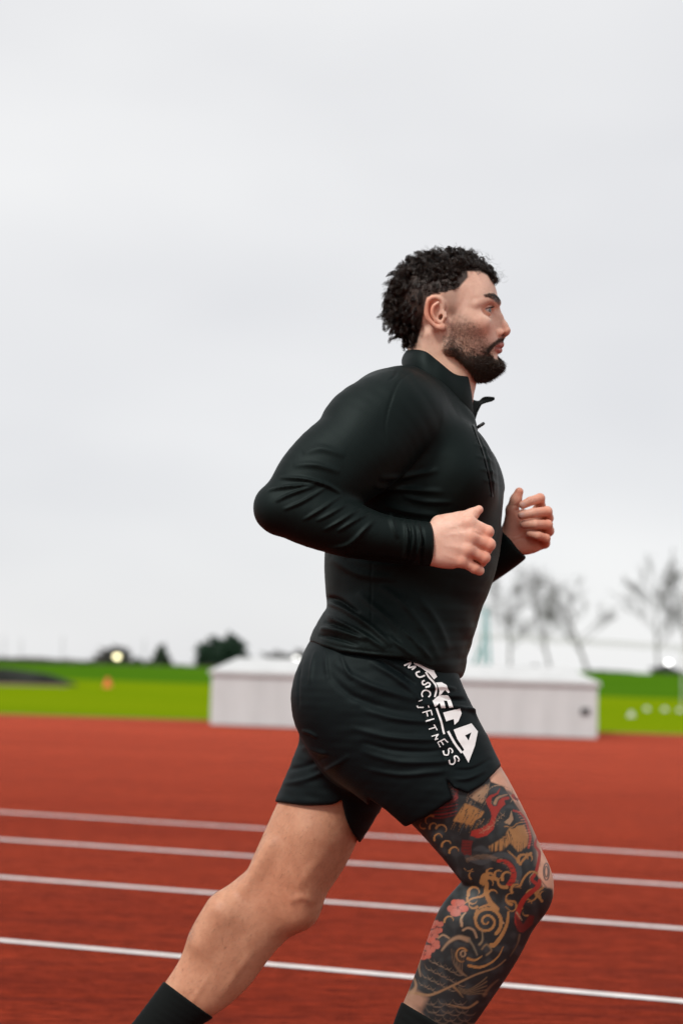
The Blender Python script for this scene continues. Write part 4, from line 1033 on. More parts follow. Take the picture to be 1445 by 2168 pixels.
# ---- hands
HSK = np.array([0.77, 0.50, 0.39])
def near_hand():
    pts = dict(w=P(900, 1151, -0.247))
    lo = P(855, 1060, -0.25)-0.07; hi = P(1060, 1225, -0.25)+0.07
    lo[2], hi[2] = P(900, 1230, -0.25)[2]-0.02, P(900, 1060, -0.25)[2]+0.02; lo[1], hi[1] = Y0-0.31, Y0-0.18
    s = Vol(lo, hi, 0.0014)
    s.loft(*stations([(870,1116,870,1186,-0.247,0.027), (905,1110,905,1196,-0.248,0.027), (925,1105,924,1199,-0.250,0.0245), (945,1099,938,1202,-0.252,0.021), (965,1098,954,1203,-0.253,0.018)], 3), k=0.0)
    fing = [((992,1108,-.268), (1031,1126,-.264), (1026,1137,-.238), (1004,1134,-.232), .0125, .0112),
            ((998,1136,-.272), (1034,1153,-.266), (1028,1164,-.238), (1004,1160,-.232), .0128, .0115),
            ((991,1163,-.269), (1024,1180,-.263), (1018,1189,-.237), (996,1184,-.232), .0122, .0108),
            ((977,1187,-.262), (1004,1203,-.258), (1014,1208,-.250), (1004,1206,-.236), .0108, .0092)]
    start = [(938, 1118), (938, 1138), (935, 1160), (928, 1180)]
    for (m, p, q, t, r0, r1), st in zip(fing, start):
        M, Pp, Q, T = P(*m), P(*p), P(*q), P(*t)
        s.cone(P(st[0], st[1], -0.256), M, 0.0125, r0, 0.014)
        f = s.like() if False else s
        s.cone(M, Pp, r0*0.98, r1, 0.0045); s.ell(M, (r0*1.05,)*3, 0.006); s.ell(Pp, (r1*1.03,)*3, 0.002)
        s.cone(Pp, Q, r1, r1*0.92, 0.002); s.cone(Q, T, r1*0.92, r1*0.8, 0.002)
    s.chain([P(932, 1112, -.243), P(972, 1099, -.247), P(998, 1090, -.250), P(1013, 1079, -.251)], [.019, .0125, .0108, .0078], 0.006)
    s.ell(P(960, 1110, -.24), (.022, .018, .014), 0.012)
    V, F = s.mesh(); V = smooth(V, F, 2)
    N = vnormals(V, F)
    V = strokes(V, N, [([(940, 1136), (960, 1131), (988, 1134)], 4, 0.45), ([(936, 1154), (955, 1158), (983, 1162)], 4, 0.45), ([(940, 1118), (960, 1113), (985, 1108)], 4, 0.4), ([(934, 1172), (950, 1179), (972, 1186)], 4, .35), ([(950, 1118), (966, 1116), (972, 1128), (990, 1126)], 2, .6),
                       ([(1000, 1122), (1008, 1118)], 3, -.5), ([(1004, 1080), (1012, 1090)], 2.5, -.5), ([(1000, 1124), (1012, 1130), (1030, 1139)], 3, -1.6), ([(1000, 1152), (1012, 1158), (1028, 1167)], 3, -1.6), ([(994, 1178), (1004, 1184), (1018, 1192)], 3, -1.6)])
    U, W, _ = proj(V); c = np.tile(HSK, (len(V), 1))
    for (u, v, r, a) in ((1031,1126,22,.55), (1034,1153,22,.55), (1024,1180,20,.55), (1006,1204,18,.5), (990,1106,12,.25), (996,1136,14,.3), (990,1164,13,.3), (975,1188,12,.3), (1014,1078,13,.35), (975,1190,30,.18)):
        g = np.exp(-(((U-u)/r)**2+((W-v)/r)**2))[:, None]*a; c = c*(1-g)+c*np.array([1.02, 0.66, 0.55])*g
    for pts, a in (([(935, 1135), (960, 1132), (990, 1134)], .12), ([(950, 1118), (966, 1116), (972, 1128), (990, 1126)], .12), ([(930, 1155), (955, 1157), (985, 1162)], .10)):
        pp = catmull(pts, 8); d = np.min([np.hypot(U-x, W-y) for x, y in pp], axis=0); g = np.exp(-(d/2.6)**2)[:, None]*a; c = c*(1-g)+c*np.array([0.78, 0.92, 1.0])*g
    return V, F, c
BODY.append(near_hand())
def far_hand():
    lo = P(1020, 1200, 0.12)-0.03; hi = P(1190, 1010, 0.12)+0.03; lo[1], hi[1] = Y0+0.05, Y0+0.21
    s = Vol(lo, hi, 0.0014)
    s.loft(*stations([(1040,1140,1075,1195,0.158,0.026), (1060,1120,1098,1176,0.150,0.027), (1074,1098,1116,1172,0.148,0.024), (1086,1086,1140,1160,0.150,0.018), (1102,1078,1152,1148,0.152,0.014)], 3))
    fing = [((1142,1072,.150), (1142,1055,.116), (1122,1061,.098), (1106,1069,.100), .0112, .0100),
            ((1158,1097,.150), (1157,1083,.110), (1128,1086,.092), (1104,1091,.096), .0118, .0105),
            ((1160,1124,.148), (1158,1111,.108), (1132,1110,.092), (1108,1111,.102), .0112, .0102),
            ((1152,1150,.142), (1154,1140,.108), (1138,1134,.096), (1121,1130,.104), .0105, .0094)]
    for m, p, q, t, r0, r1 in fing:
        M, Pp, Q, T = P(*m), P(*p), P(*q), P(*t)
        s.cone(P(1092, 1150, .150), M, .015, r0, 0.012)
        s.cone(M, Pp, r0, r1, 0.004); s.ell(Pp, (r1*1.06,)*3, 0.002)
        s.cone(Pp, Q, r1*1.0, r1*.95, 0.0015); s.cone(Q, T, r1*.95, r1*.84, 0.0015)
    s.chain([P(1086, 1112, .140), P(1083, 1080, .128), P(1091, 1058, .120), P(1098, 1041, .116)], [.019, .0125, .0112, .0088], 0.006)
    s.ell(P(1090, 1118, .134), (.019, .016, .030), 0.014)
    s.ell(P(1118, 1150, .136), (.026, .014, .020), 0.014)
    V, F = s.mesh(); V = smooth(V, F, 2); N = vnormals(V, F)
    V = strokes(V, N, [([(1075, 1132), (1090, 1135), (1110, 1125)], 2, -.8), ([(1082, 1148), (1100, 1140), (1120, 1140)], 2, -.8), ([(1082, 1083), (1092, 1080), (1100, 1082)], 1.8, -.6), ([(1080, 1072), (1090, 1070), (1100, 1073)], 1.8, -.6)])
    U, W, _ = proj(V); c = np.tile(HSK*np.array([0.92, 0.80, 0.76]), (len(V), 1))
    for (u, v, r, a) in ((1142,1055,18,.45), (1158,1084,18,.45), (1160,1112,17,.5), (1155,1141,16,.5), (1098,1040,18,.5), (1130,1160,26,.35), (1085,1100,28,.2)):
        g = np.exp(-(((U-u)/r)**2+((W-v)/r)**2))[:, None]*a; c = c*(1-g)+c*np.array([1.03, 0.66, 0.52])*g
    for (u, v, rx, ry) in ((1106,1068,6,4.5), (1104,1090,6,5)):   # nails
        d = np.hypot((U-u)/rx, (W-v)/ry); g = np.clip((1.15-d)*4, 0, 1)[:, None]*0.7; c = c*(1-g)+np.array([0.62, 0.42, 0.38])*g
    return V, F, c
BODY.append(far_hand())

# ---- head
HO = P(960, 680, 0.0); HS = FPX/((HO-CC)@CF)*1.004
_y = nrm(HO-CC); _x = nrm(CR-(CR@_y)*_y); _z = np.cross(_x, _y)
_a = math.radians(7); _x, _y = math.cos(_a)*_x-math.sin(_a)*_y, math.sin(_a)*_x+math.cos(_a)*_y
_t = math.radians(5); _y, _z = math.cos(_t)*_y-math.sin(_t)*_z, math.cos(_t)*_z+math.sin(_t)*_y
HM = np.stack([_x, _y, _z])/HS            # rows: head axes in world, one unit = one photo pixel
def h2w(Q): return HO+np.asarray(Q, float)@HM
def H(u, v, y=0.0): return np.array([u-960.0, y, 680.0-v])
def head_field():
    s = Vol((-130, -98, -190), (130, 98, 145), 1.5)
    s.ell(H(912, 640), (77, 77, 83), 0); s.ell(H(971, 640), (73, 67, 80), 28); s.ell(H(940, 622), (85, 70, 70), 25)
    # face mass, stacked ellipses brow to chin
    def st(v, uf, ub, hw): return H((uf+ub)/2, v), (uf-ub)/2, hw
    rows = [st(606, 1036, 930, 62), st(622, 1046, 930, 65), st(640, 1051, 930, 66), st(662, 1043, 930, 66), st(690, 1047, 935, 64), st(715, 1053, 940, 59), st(738, 1053, 945, 53), st(760, 1050, 962, 44), st(776, 1046, 985, 32), st(784, 1034, 1000, 20)]
    R = catmull([np.r_[c, w, h] for c, w, h in rows], 3)
    k = len(R); s.loft(R[:, :3], np.tile([1., 0, 0], (k, 1)), np.tile([0, 1., 0], (k, 1)), R[:, 3], R[:, 4], k=14, ex=2.3)
    for y in (1, -1):
        s.chain([H(950, 690, y*60), H(957, 738, y*54), H(1000, 763, y*36), H(1040, 773, y*12)], [13, 13, 12, 12], 12)      # jaw
        s.cone(H(1050, 641, y*8), H(1038, 638, y*38), 8.5, 8, 9); s.cone(H(1038, 638, y*38), H(1012, 650, y*58), 8, 6, 9)  # brow
        s.ell(H(1010, 688, y*49), (26, 11, 13), 26)                                                                    # cheekbone
        s.ell(H(1055, 663, y*42), (31, 27, 13), 8, 'c')                                                                # eye socket
    s.chain([H(1050.5, 655), H(1056, 672), H(1065, 689), H(1070.5, 700)], [7.0, 7.5, 8.5, 10.2], 6)                      # nose
    for y in (1, -1):
        s.cone(H(1046, 668, y*4), H(1052, 702, y*8), 8, 10, 8)
        s.ell(H(1057, 705, y*13.5), (11, 6.5, 8.5), 3.5)
        s.ell(H(1064.5, 710.5, y*10.5), (6.5, 5.2, 4.6), 1.2, 'c')
    s.cone(H(1071, 706), H(1060, 716), 5, 6, 4)
    s.ell(H(1035, 728), (25, 31, 25), 10)
    s.ell(H(1043, 771), (18, 25, 16), 12)
    for y in (1, -1):                                                                                                   # lips
        s.chain([H(1060.5, 729.5, y*1), H(1056.5, 730, y*12), H(1043, 735, y*25)], [6.8, 5.8, 2.4], 2.5)
        s.chain([H(1057.5, 741.5, y*0), H(1053.5, 741.0, y*12), H(1042.5, 736.5, y*24)], [6.6, 5.6, 2.2], 1.2)
        s.chain([H(1070, 735.8, 0), H(1064, 735.8, y*12), H(1048, 736.3, y*26)], [1.5, 1.5, 1.3], 1.5, 'c')
    s.ell(H(1069, 753), (8, 16, 4.5), 6, 'c')
    # neck
    NR = [(H(925, 700), 60, 54), (H(925, 735), 62, 57), (H(928, 770), 68, 60), (H(932, 805), 75, 66), (H(924, 840), 80, 74), (H(912, 865), 84, 90)]
    R = catmull([np.r_[c, w, h] for c, w, h in NR], 3); k = len(R)
    ang = math.radians(20); n_ = np.array([math.cos(ang), 0, -math.sin(ang)])
    s.loft(R[:, :3], np.tile(n_, (k, 1)), np.tile([0, 1., 0], (k, 1)), R[:, 3], R[:, 4], k=14)
    for y in (1, -1):
        s.cone(H(918, 712, y*50), H(978, 845, y*18), 13, 11, 14)
    s.ell(H(996, 812), (12, 11, 15), 12)
    # lids
    for y in (1, -1):
        e = H(1029.5, 660.5, y*33); r = 14.6
        sl, X, Y, Z = s.sub(e-20, e+20); X = X-f4(e[0]); Y = (Y-f4(e[1]))*f4(y); Z = Z-f4(e[2])
        sp = np.sqrt(X*X+Y*Y+Z*Z)-f4(r)
        q = X+f4(1.0)-np.clip(Y, 0, 99)*f4(0.10)
        up = np.maximum(sp, -(Z-f4(0.40)*q)*f4(0.92)); dn = np.maximum(sp, (Z+f4(0.36)*q)*f4(0.94))
        s.put(sl, up, 3.0); s.put(sl, dn, 3.0)
    # ears
    for y in (1, -1):
        o = 69
        def E(u, v, l): return H(u+9, v+8, y*(o+l))
        s.ell(E(922, 661, 4), (20, 4.5, 31), 3, 'u', R=[[math.cos(.22), y*0.28, math.sin(.22)], [y*-0.28, 1, 0], [-math.sin(.22), 0, math.cos(.22)]])
        s.curve([E(935, 657, 5), E(938, 645, 7), E(933, 634, 9), E(920, 629.5, 11), E(907, 637, 14), E(903, 653, 16), E(907, 672, 15), E(917, 685, 12), E(928, 693, 9)], [3.5, 4.2, 4.5, 4.6, 4.8, 4.8, 4.5, 4.2, 4.5], 2.0)
        s.ell(E(935, 691, 7), (8.5, 4.5, 8), 4)
        s.ell(E(926, 662, 13), (11, 8, 19), 3, 'c'); s.ell(E(934, 671, 6), (6, 9, 6), 2.5, 'c')
        s.curve([E(927, 641, 10), E(917, 650, 12), E(916, 665, 12), E(925, 679, 9), E(933, 682, 7)], [3.0, 3.4, 3.6, 3.4, 3.0], 2.0)
        s.chain([E(941, 662, 4), E(942, 670, 6), E(938, 676, 6)], [4.0, 4.2, 3.4], 3.0)
    return s
HV, HF = head_field().mesh(); HV = smooth(HV, HF, 2)
HN = vnormals(HV, HF)
BEARD = [(949, 722), (968, 732), (990, 745), (1012, 750), (1030, 744), (1040, 752), (1047, 763), (1054, 760), (1058, 749), (1064, 748), (1068, 756), (1082, 772), (1075, 795), (1040, 806), (1008, 806), (998, 790), (980, 768), (960, 750), (949, 738)]
CHEEK = [(948, 655), (962, 655), (985, 668), (1006, 686), (1020, 708), (1030, 722), (1040, 733), (1046, 742), (1030, 745), (960, 720), (948, 700)]
MOUST = [(1074, 716), (1074, 726), (1060, 724), (1050, 728), (1042, 736), (1034, 746), (1030, 740), (1038, 728), (1050, 719), (1060, 714)]
def seen(Q):
    "where a head point (mirrored to the near side) stands in the traced profile"
    y = np.abs(Q[:, 1]); return (960+Q[:, 0]*0.9925-y*0.122).astype(f4), (680-Q[:, 2]*0.996-y*0.087).astype(f4)
def head_masks(Q):
    u, v = seen(Q)
    be = np.clip(0.55-poly_sd(u, v, BEARD)/np.where((v < 752) & (u < 1036), 34, 7), 0, 1); ch = np.clip(0.5-poly_sd(u, v, CHEEK)/16, 0, 1)
    mo = np.clip(0.5-poly_sd(u, v, MOUST)/4, 0, 1)*(Q[:, 0] > 68)
    under = np.clip((Q[:, 2]+105)/-14, 0, 1)*np.clip((Q[:, 0]-40)/10, 0, 1)
    side = np.clip((np.abs(Q[:, 1])-4)/6, 0, 1)
    return u, v, be, ch, mo
HAIRLINE = [(1040, 600), (1028, 585), (1012, 577), (986, 577), (987, 590), (969, 611), (945, 619), (930, 622), (915, 624), (903, 632), (898, 660), (892, 690), (884, 724), (857, 738), (820, 740), (790, 660), (830, 540), (960, 500), (1060, 560)]
def hair_mask(Q):
    u, v = seen(Q)
    return np.clip(0.5-poly_sd(u, v, HAIRLINE)/4, 0, 1)
def head_col(Q, N):
    u, v, be, ch, mo = head_masks(Q); c = np.tile(np.array([0.78, 0.530, 0.412]), (len(Q), 1))
    def tint(g, k):
        nonlocal c; g = np.clip(g, 0, 1)[:, None]; c = c*(1-g)+c*np.array(k)*g
    def paint(g, k):
        nonlocal c; g = np.clip(g, 0, 1)[:, None]; c = c*(1-g)+np.array(k)*g
    G2 = lambda x, y, rx, ry: np.exp(-(((u-x)/rx)**2+((v-y)/ry)**2))
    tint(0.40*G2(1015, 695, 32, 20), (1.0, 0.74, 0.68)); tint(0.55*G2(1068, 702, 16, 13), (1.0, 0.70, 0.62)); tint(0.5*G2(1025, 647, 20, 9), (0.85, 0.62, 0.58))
    tint(0.85*G2(908, 655, 16, 36)*(np.abs(Q[:, 1]) > 66), (1.0, 0.60, 0.48)); tint(0.45*G2(930, 690, 20, 12)*(np.abs(Q[:, 1]) > 62), (1.02, 0.66, 0.55))
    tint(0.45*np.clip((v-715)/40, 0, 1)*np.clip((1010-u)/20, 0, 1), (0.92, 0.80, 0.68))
    n = 0.5+0.5*fbm(Q, 31, 0.9, 2)
    paint(be*0.74*(0.7+0.4*n), (0.045, 0.028, 0.019)); paint(ch*0.42*(0.5+0.8*n), (0.11, 0.062, 0.042)); paint(mo*0.75, (0.03, 0.02, 0.014))
    fade = np.clip(0.5-poly_sd(u, v, [(940, 612), (972, 604), (966, 636), (960, 660), (948, 660), (944, 640), (932, 630)])/10, 0, 1)
    paint(fade*0.38, (0.17, 0.115, 0.085)); nape = np.clip(0.5-poly_sd(u, v, [(845, 715), (892, 700), (892, 735), (850, 748)])/10, 0, 1); paint(nape*0.45, (0.10, 0.07, 0.05))
    paint(hair_mask(Q)*0.95, (0.012, 0.009, 0.007))
    ny = np.abs(Q[:, 1])
    lip = np.clip(0.5-poly_sd(u, v, [(1075, 724), (1062, 722.5), (1052, 727), (1042, 734), (1042, 738), (1050, 746), (1060, 748), (1073, 746)])/3, 0, 1)*(ny < 27)
    paint(lip*0.85, (0.47, 0.155, 0.135)); line = np.exp(-((v-735.9)/1.5)**2)*(u > 1043)*(ny < 27); paint(line*0.7, (0.12, 0.03, 0.03))
    paint(np.exp(-((v-710)/3.6)**2-((u-1064.5)/5)**2)*(np.abs(ny-9) < 6.5)*0.9, (0.06, 0.02, 0.015))  # shade inside the nostrils, painted into the skin colour
    brow = np.clip(0.5-poly_sd(u, v, BROW)/3, 0, 1)*(ny > 7)*(ny < 62); paint(brow*0.6, (0.05, 0.03, 0.022))
    # lash line
    for y in (1, -1):
        e = H(1029.5, 660.5, y*33); q = Q-e; r = np.linalg.norm(q, axis=1)
        qq = q[:, 0]+1-np.clip(q[:, 1]*y, 0, 99)*0.10
        edge = np.exp(-((q[:, 2]-0.40*qq-1.2)/1.8)**2)*(np.abs(r-14) < 2.4)*(q[:, 0] > 2); paint(edge*0.9, (0.02, 0.012, 0.01))
        edge = np.exp(-((q[:, 2]+0.36*qq+0.6)/1.0)**2)*(np.abs(r-14) < 2.4)*(q[:, 0] > 3); paint(edge*0.5, (0.25, 0.10, 0.08))
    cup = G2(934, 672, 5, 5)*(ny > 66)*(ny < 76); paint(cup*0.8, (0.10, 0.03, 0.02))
    return c
BROW = [(1021, 627.5), (1033, 623), (1045, 625.5), (1055, 633), (1061, 645), (1057, 649), (1050, 643.5), (1042, 637), (1034, 632), (1024, 630)]
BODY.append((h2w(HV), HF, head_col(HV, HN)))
V, F, Cc = join(BODY)
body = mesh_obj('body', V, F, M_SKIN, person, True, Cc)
body['label'] = 'bearded man with dark tattoos covering his right leg'
for y in (-1, 1):   # eyes
    m = MB(); m.ball((0, 0, 0), 12.6, 48, 36); q = np.array(m.v); e = H(1029.5, 660.5, y*33)
    g = nrm([1, y*0.0-0.38, -0.04]); ca = (q/12.6)@g; c = np.tile([0.60, 0.56, 0.53], (len(q), 1))
    c[ca > 0.885] = (0.10, 0.105, 0.08); c[ca > 0.975] = (0.004, 0.004, 0.004); c[(ca > 0.875) & (ca < 0.90)] = (0.03, 0.03, 0.03)
    mesh_obj('eye', h2w(q+e), m.f, M_EYE, person, True, c)
# ---- hair, beard, brows: real strands
def tri_area_sample(V, F, mask, n, rs):
    fm = mask[F].mean(1); a = np.linalg.norm(np.cross(V[F[:, 2]]-V[F[:, 0]], V[F[:, 3]]-V[F[:, 1]]), axis=1)*0.5*fm
    i = rs.choice(len(F), n, p=a/a.sum()); w = rs.dirichlet((1, 1, 1, 1), n)
    return (V[F[i]]*w[..., None]).sum(1), i
def strands_mesh(name, P3, rad, cols, mat, parent):
    "P3: (n, k, 3) head-space polylines; rad (n, k) in photo px"
    n, k, _ = P3.shape; T = np.gradient(P3, axis=1); T /= np.linalg.norm(T, axis=2)[..., None]+1e-9
    A = np.cross(T, np.array([0.31, 0.52, 0.79])); A /= np.linalg.norm(A, axis=2)[..., None]+1e-9; B = np.cross(T, A)
    ring = np.stack([P3+rad[..., None]*(A*math.cos(t)+B*math.sin(t)) for t in (0, 2.0944, 4.1888)], 2)
    V = ring.reshape(-1, 3)
    b = (np.arange(n)[:, None, None]*k+np.arange(k-1)[None, :, None])*3; j = np.arange(3)[None, None, :]; j2 = (j+1) % 3
    F = np.stack([b+j, b+j2, b+3+j2, b+3+j], -1).reshape(-1, 4)
    return mesh_obj(name, h2w(V), F, mat, parent, True, np.repeat(cols, k*3, axis=0))
rs = np.random.RandomState(12)
hm = hair_mask(HV)*(np.abs(HV[:, 1]) < 84)*((HV[:, 2] > -60))
earz = (np.abs(HV[:, 1]) > 66) & (HV[:, 0] > -53) & (HV[:, 0] < -1) & (HV[:, 2] < 44); hm = hm*(~earz)
NCL = 520
cp, ci = tri_area_sample(HV, HF, hm, NCL, rs); cn = HN[HF[ci]].mean(1)
def hair_guides(p, nn):
    "per root: length (px), how far it stands off, curl radius, flow"
    u, v = 960+p[:, 0], 680-p[:, 2]
    top = np.clip((610-v)/50, 0, 1); back = np.clip((880-u)/40, 0, 1); side = np.clip((np.abs(p[:, 1])-45)/25, 0, 1)*(1-top)
    L = 28+12*top+30*back*(1-0.45*top)
    L = np.where((u > 915), L*(1-0.68*side), L*(1-0.25*side)); front = np.clip((u-985)/30, 0, 1); L = L*(1-0.55*front)
    nap = np.clip((v-690)/30, 0, 1); L = L*(1-0.55*nap)
    st = 0.34+0.30*top+0.30*back*np.clip((v-620)/30, 0, 1); st = st*(1-0.55*side)
    fl = np.stack([-0.75-0.25*back+0.55*front, 0.25*np.sign(p[:, 1])*top, -0.25-0.85*side-0.85*back*(1-top)+0.1*top], 1)
    return L, st, fl, top, back, side
gL, gst, gfl, gtop, gback, gside = hair_guides(cp, cn)
gph = rs.uniform(0, 6.28, NCL); gr = rs.uniform(4.0, 7.5, NCL); gt = rs.uniform(1.1, 2.1, NCL); gj = rs.normal(0, 0.33, (NCL, 3)); gl = rs.uniform(0.65, 1.22, NCL); gs = rs.choice((-1, 1), NCL)
NS = 11000
rp, ri = tri_area_sample(HV, HF, hm, NS, rs); rn = HN[HF[ri]].mean(1)
cl = np.empty(NS, int)
for a in range(0, NS, 2000): cl[a:a+2000] = np.argmin(((rp[a:a+2000, None]-cp[None])**2).sum(2), 1)
L, st, fl, top, back, side = hair_guides(rp, rn)
fl = fl+gj[cl]+rs.normal(0, 0.12, (NS, 3)); fl -= (fl*rn).sum(1)[:, None]*rn*0.8; fl /= np.linalg.norm(fl, axis=1)[:, None]
gfl2 = gfl+gj; gfl2 -= (gfl2*cn).sum(1)[:, None]*cn*0.8; gfl2 /= np.linalg.norm(gfl2, axis=1)[:, None]
gb_ = cn*gst[:, None]+gfl2*(1-gst[:, None]); gb_ /= np.linalg.norm(gb_, axis=1)[:, None]
base = 0.15*(rn*st[:, None]+fl*(1-st[:, None]))+0.85*gb_[cl]; base /= np.linalg.norm(base, axis=1)[:, None]
L = L*gl[cl]*rs.uniform(0.85, 1.1, NS)
K = 12; s_ = np.linspace(0, 1, K)
A = np.cross(base, cn[cl]+0.3*gj[cl]); A /= np.linalg.norm(A, axis=1)[:, None]+1e-9; Bv = np.cross(base, A)
rad = (gr[cl]*rs.uniform(0.85, 1.15, NS))*(1-0.62*side); ph = gph[cl]+rs.normal(0, 0.28, NS)
turn = gt[cl]*(1-0.55*side)
ang = ph[:, None]+gs[cl][:, None]*6.2832*turn[:, None]*s_[None]
env = np.clip(s_*2.6, 0, 1)[None]*rad[:, None]
toward = (cp[cl]-rp)*0.8
PH = rp[:, None]+base[:, None]*(L[:, None, None]*s_[None, :, None]*0.66)+A[:, None]*((np.cos(ang)-np.cos(ph)[:, None])*env)[..., None]+Bv[:, None]*((np.sin(ang)-np.sin(ph)[:, None])*env)[..., None]
PH += toward[:, None]*(s_**1.0)[None, :, None]
PH[..., 2] -= (L*0.10*(1-top))[:, None]*s_[None]**2
# keep hair off the skull
c0 = np.array([-28., 0, 45.]); rr = np.array([96., 80., 86.])
q = (PH-c0)/rr; d = np.linalg.norm(q, axis=2); push = np.clip(1.0-d, 0, 1)*(s_[None] > 0.12)
PH = PH+q/np.maximum(d, 1e-6)[..., None]*push[..., None]*rr
R_ = (0.50*(1-0.55*s_))[None]*rs.uniform(0.7, 1.2, NS)[:, None]
hc = np.array([0.016, 0.0105, 0.0075])*rs.uniform(0.5, 1.9, NS)[:, None]+np.array([0.018, 0.008, 0.003])*(rs.rand(NS)[:, None] < 0.25)*np.clip(top+back, 0, 1)[:, None]
# loose single curls along the outline
NFW = 420
fi = rs.choice(np.where((top > 0.25) | (back > 0.4))[0], NFW); kk = np.linspace(0, 1, 12)
fd = rn[fi]*0.75+fl[fi]*0.35+rs.normal(0, 0.25, (NFW, 3)); fd /= np.linalg.norm(fd, axis=1)[:, None]
fa = np.cross(fd, rs.normal(size=(NFW, 3))); fa /= np.linalg.norm(fa, axis=1)[:, None]; fb = np.cross(fd, fa)
fp = rs.uniform(0, 6.28, NFW); ft = rs.uniform(0.7, 1.5, NFW)*rs.choice((-1, 1), NFW); fr = rs.uniform(4, 9, NFW); fL = rs.uniform(20, 36, NFW)
fg = fp[:, None]+6.2832*ft[:, None]*kk[None]; fe = np.clip(kk*2.2, 0, 1)[None]*fr[:, None]
PF = rp[fi][:, None]+fd[:, None]*(fL[:, None]*kk[None])[..., None]+fa[:, None]*((np.cos(fg)-np.cos(fp)[:, None])*fe)[..., None]+fb[:, None]*((np.sin(fg)-np.sin(fp)[:, None])*fe)[..., None]
tip = PH[:, -1]; ok = ~((np.abs(tip[:, 1]) > 25) & (960+tip[:, 0] > 972) & (680-tip[:, 2] > 580))
PH, R_, hc = PH[ok], R_[ok], hc[ok]
PH = np.concatenate([PH, PF]); R_ = np.concatenate([R_, np.tile(0.30*(1-0.5*kk), (NFW, 1))]); hc = np.concatenate([hc, np.tile([0.012, 0.009, 0.007], (NFW, 1))])
hair = strands_mesh('hair', PH, R_, hc, M_HAIR, person); hair['label'] = 'short dark brown curly hair, longer at the back of the neck'
# beard
u, v, be, ch, mo = head_masks(HV)
low = (HV[:, 2] < -8) & (HV[:, 0] > -14); lipz = (np.abs(HV[:, 1]) < 26) & (HV[:, 0] > 82) & (680-HV[:, 2] > 725) & (680-HV[:, 2] < 748)
bm = np.clip(be+0.40*ch+1.1*mo, 0, 1.3)*low*(1-lipz*(1-mo))
NB = 15000
bp, bi = tri_area_sample(HV, HF, bm, NB, rs); bn = HN[HF[bi]].mean(1); bm_ = bm[HF[bi]].mean(1); den = be[HF[bi]].mean(1); mo_ = mo[HF[bi]].mean(1)
chin = np.clip((bp[:, 0]-40)/40, 0, 1)*np.clip((-bp[:, 2]-70)/20, 0, 1)
Lb = (2.6+4.5*den+5.0*chin)*rs.uniform(0.6, 1.25, NB); Lb = np.where(mo_ > 0.4, 6.0*rs.uniform(.6, 1.1, NB), Lb)
flow = np.stack([0.55+0.5*chin-0.8*(mo_ > 0.4), 0.25*np.sign(bp[:, 1])*(mo_ > 0.4), -0.9+0.45*chin], 1)+rs.normal(0, 0.32, (NB, 3))
flow -= (flow*bn).sum(1)[:, None]*bn*0.7; flow /= np.linalg.norm(flow, axis=1)[:, None]
stand = 0.30+0.25*chin; db = bn*stand[:, None]+flow*(1-stand[:, None])
K = 4; s_ = np.linspace(0, 1, K); wob = rs.normal(0, 1, (NB, 3))
PB = bp[:, None]+db[:, None]*(Lb[:, None]*s_[None])[..., None]+wob[:, None]*(np.sin(s_*4.2)[None]*Lb[:, None]*0.11)[..., None]
RB = (0.36*(1-0.55*s_))[None]*(rs.uniform(0.7, 1.2, NB)*np.clip(0.5+den, 0.5, 1))[:, None]
bc = np.array([0.042, 0.026, 0.016])*rs.uniform(0.6, 1.6, NB)[:, None]+np.array([0.03, 0.013, 0.005])*(rs.rand(NB)[:, None] < 0.2)
beard = strands_mesh('beard', PB, RB, bc, M_HAIR, person); beard['label'] = 'full dark brown beard and moustache'
# eyebrows and lashes
def brow(y):
    bmk = np.clip(0.5-poly_sd(*seen(HV), BROW)/2, 0, 1)*(HV[:, 1]*y > 7)*(HV[:, 1]*y < 62)*(HV[:, 0] > 55)
    n = 620; p, i = tri_area_sample(HV, HF, bmk+1e-9*0, n, rs); nn = HN[HF[i]].mean(1)
    fl = np.stack([np.full(n, -0.55), np.full(n, y*0.75), 0.55-0.9*np.clip((62-p[:, 0]-18)/20, 0, 1)], 1)+rs.normal(0, .15, (n, 3)); fl /= np.linalg.norm(fl, axis=1)[:, None]
    K = 4; s = np.linspace(0, 1, K); d = nn*0.16+fl*0.75
    Q = p[:, None]+d[:, None]*(rs.uniform(3.5, 6.5, n)[:, None]*s[None])[..., None]
    return strands_mesh('eyebrow', Q, (0.30*(1-.6*s))[None]*np.ones((n, 1)), np.array([0.014, 0.010, 0.008])*rs.uniform(.7, 1.4, n)[:, None], M_HAIR, person)
for y in (-1, 1): brow(y)
def lashes(y):
    n = 60; e = H(1029.5, 660.5, y*33); a = np.linspace(-0.9, 0.75, n)+rs.normal(0, .01, n)
    x = 14.2*np.cos(a); yy = 14.2*np.sin(a)*y; z = 0.40*(x+1-np.clip(yy*y, 0, 99)*.1)+0.6
    k = 14.4/np.sqrt(x*x+yy*yy+z*z); p = e+np.stack([x*k, yy*k, z*k], 1); d = np.stack([np.cos(a), np.sin(a)*y, np.full(n, -0.05)], 1)
    K = 4; s = np.linspace(0, 1, K); Q = p[:, None]+d[:, None]*(rs.uniform(4.5, 7, n)[:, None]*s[None])[..., None]; Q[..., 2] += (s**2*2.5)[None]
    return strands_mesh('eyelashes', Q, (0.32*(1-.7*s))[None]*np.ones((n, 1)), np.tile([.008, .006, .005], (n, 1)), M_HAIR, person)
for y in (-1, 1): lashes(y)

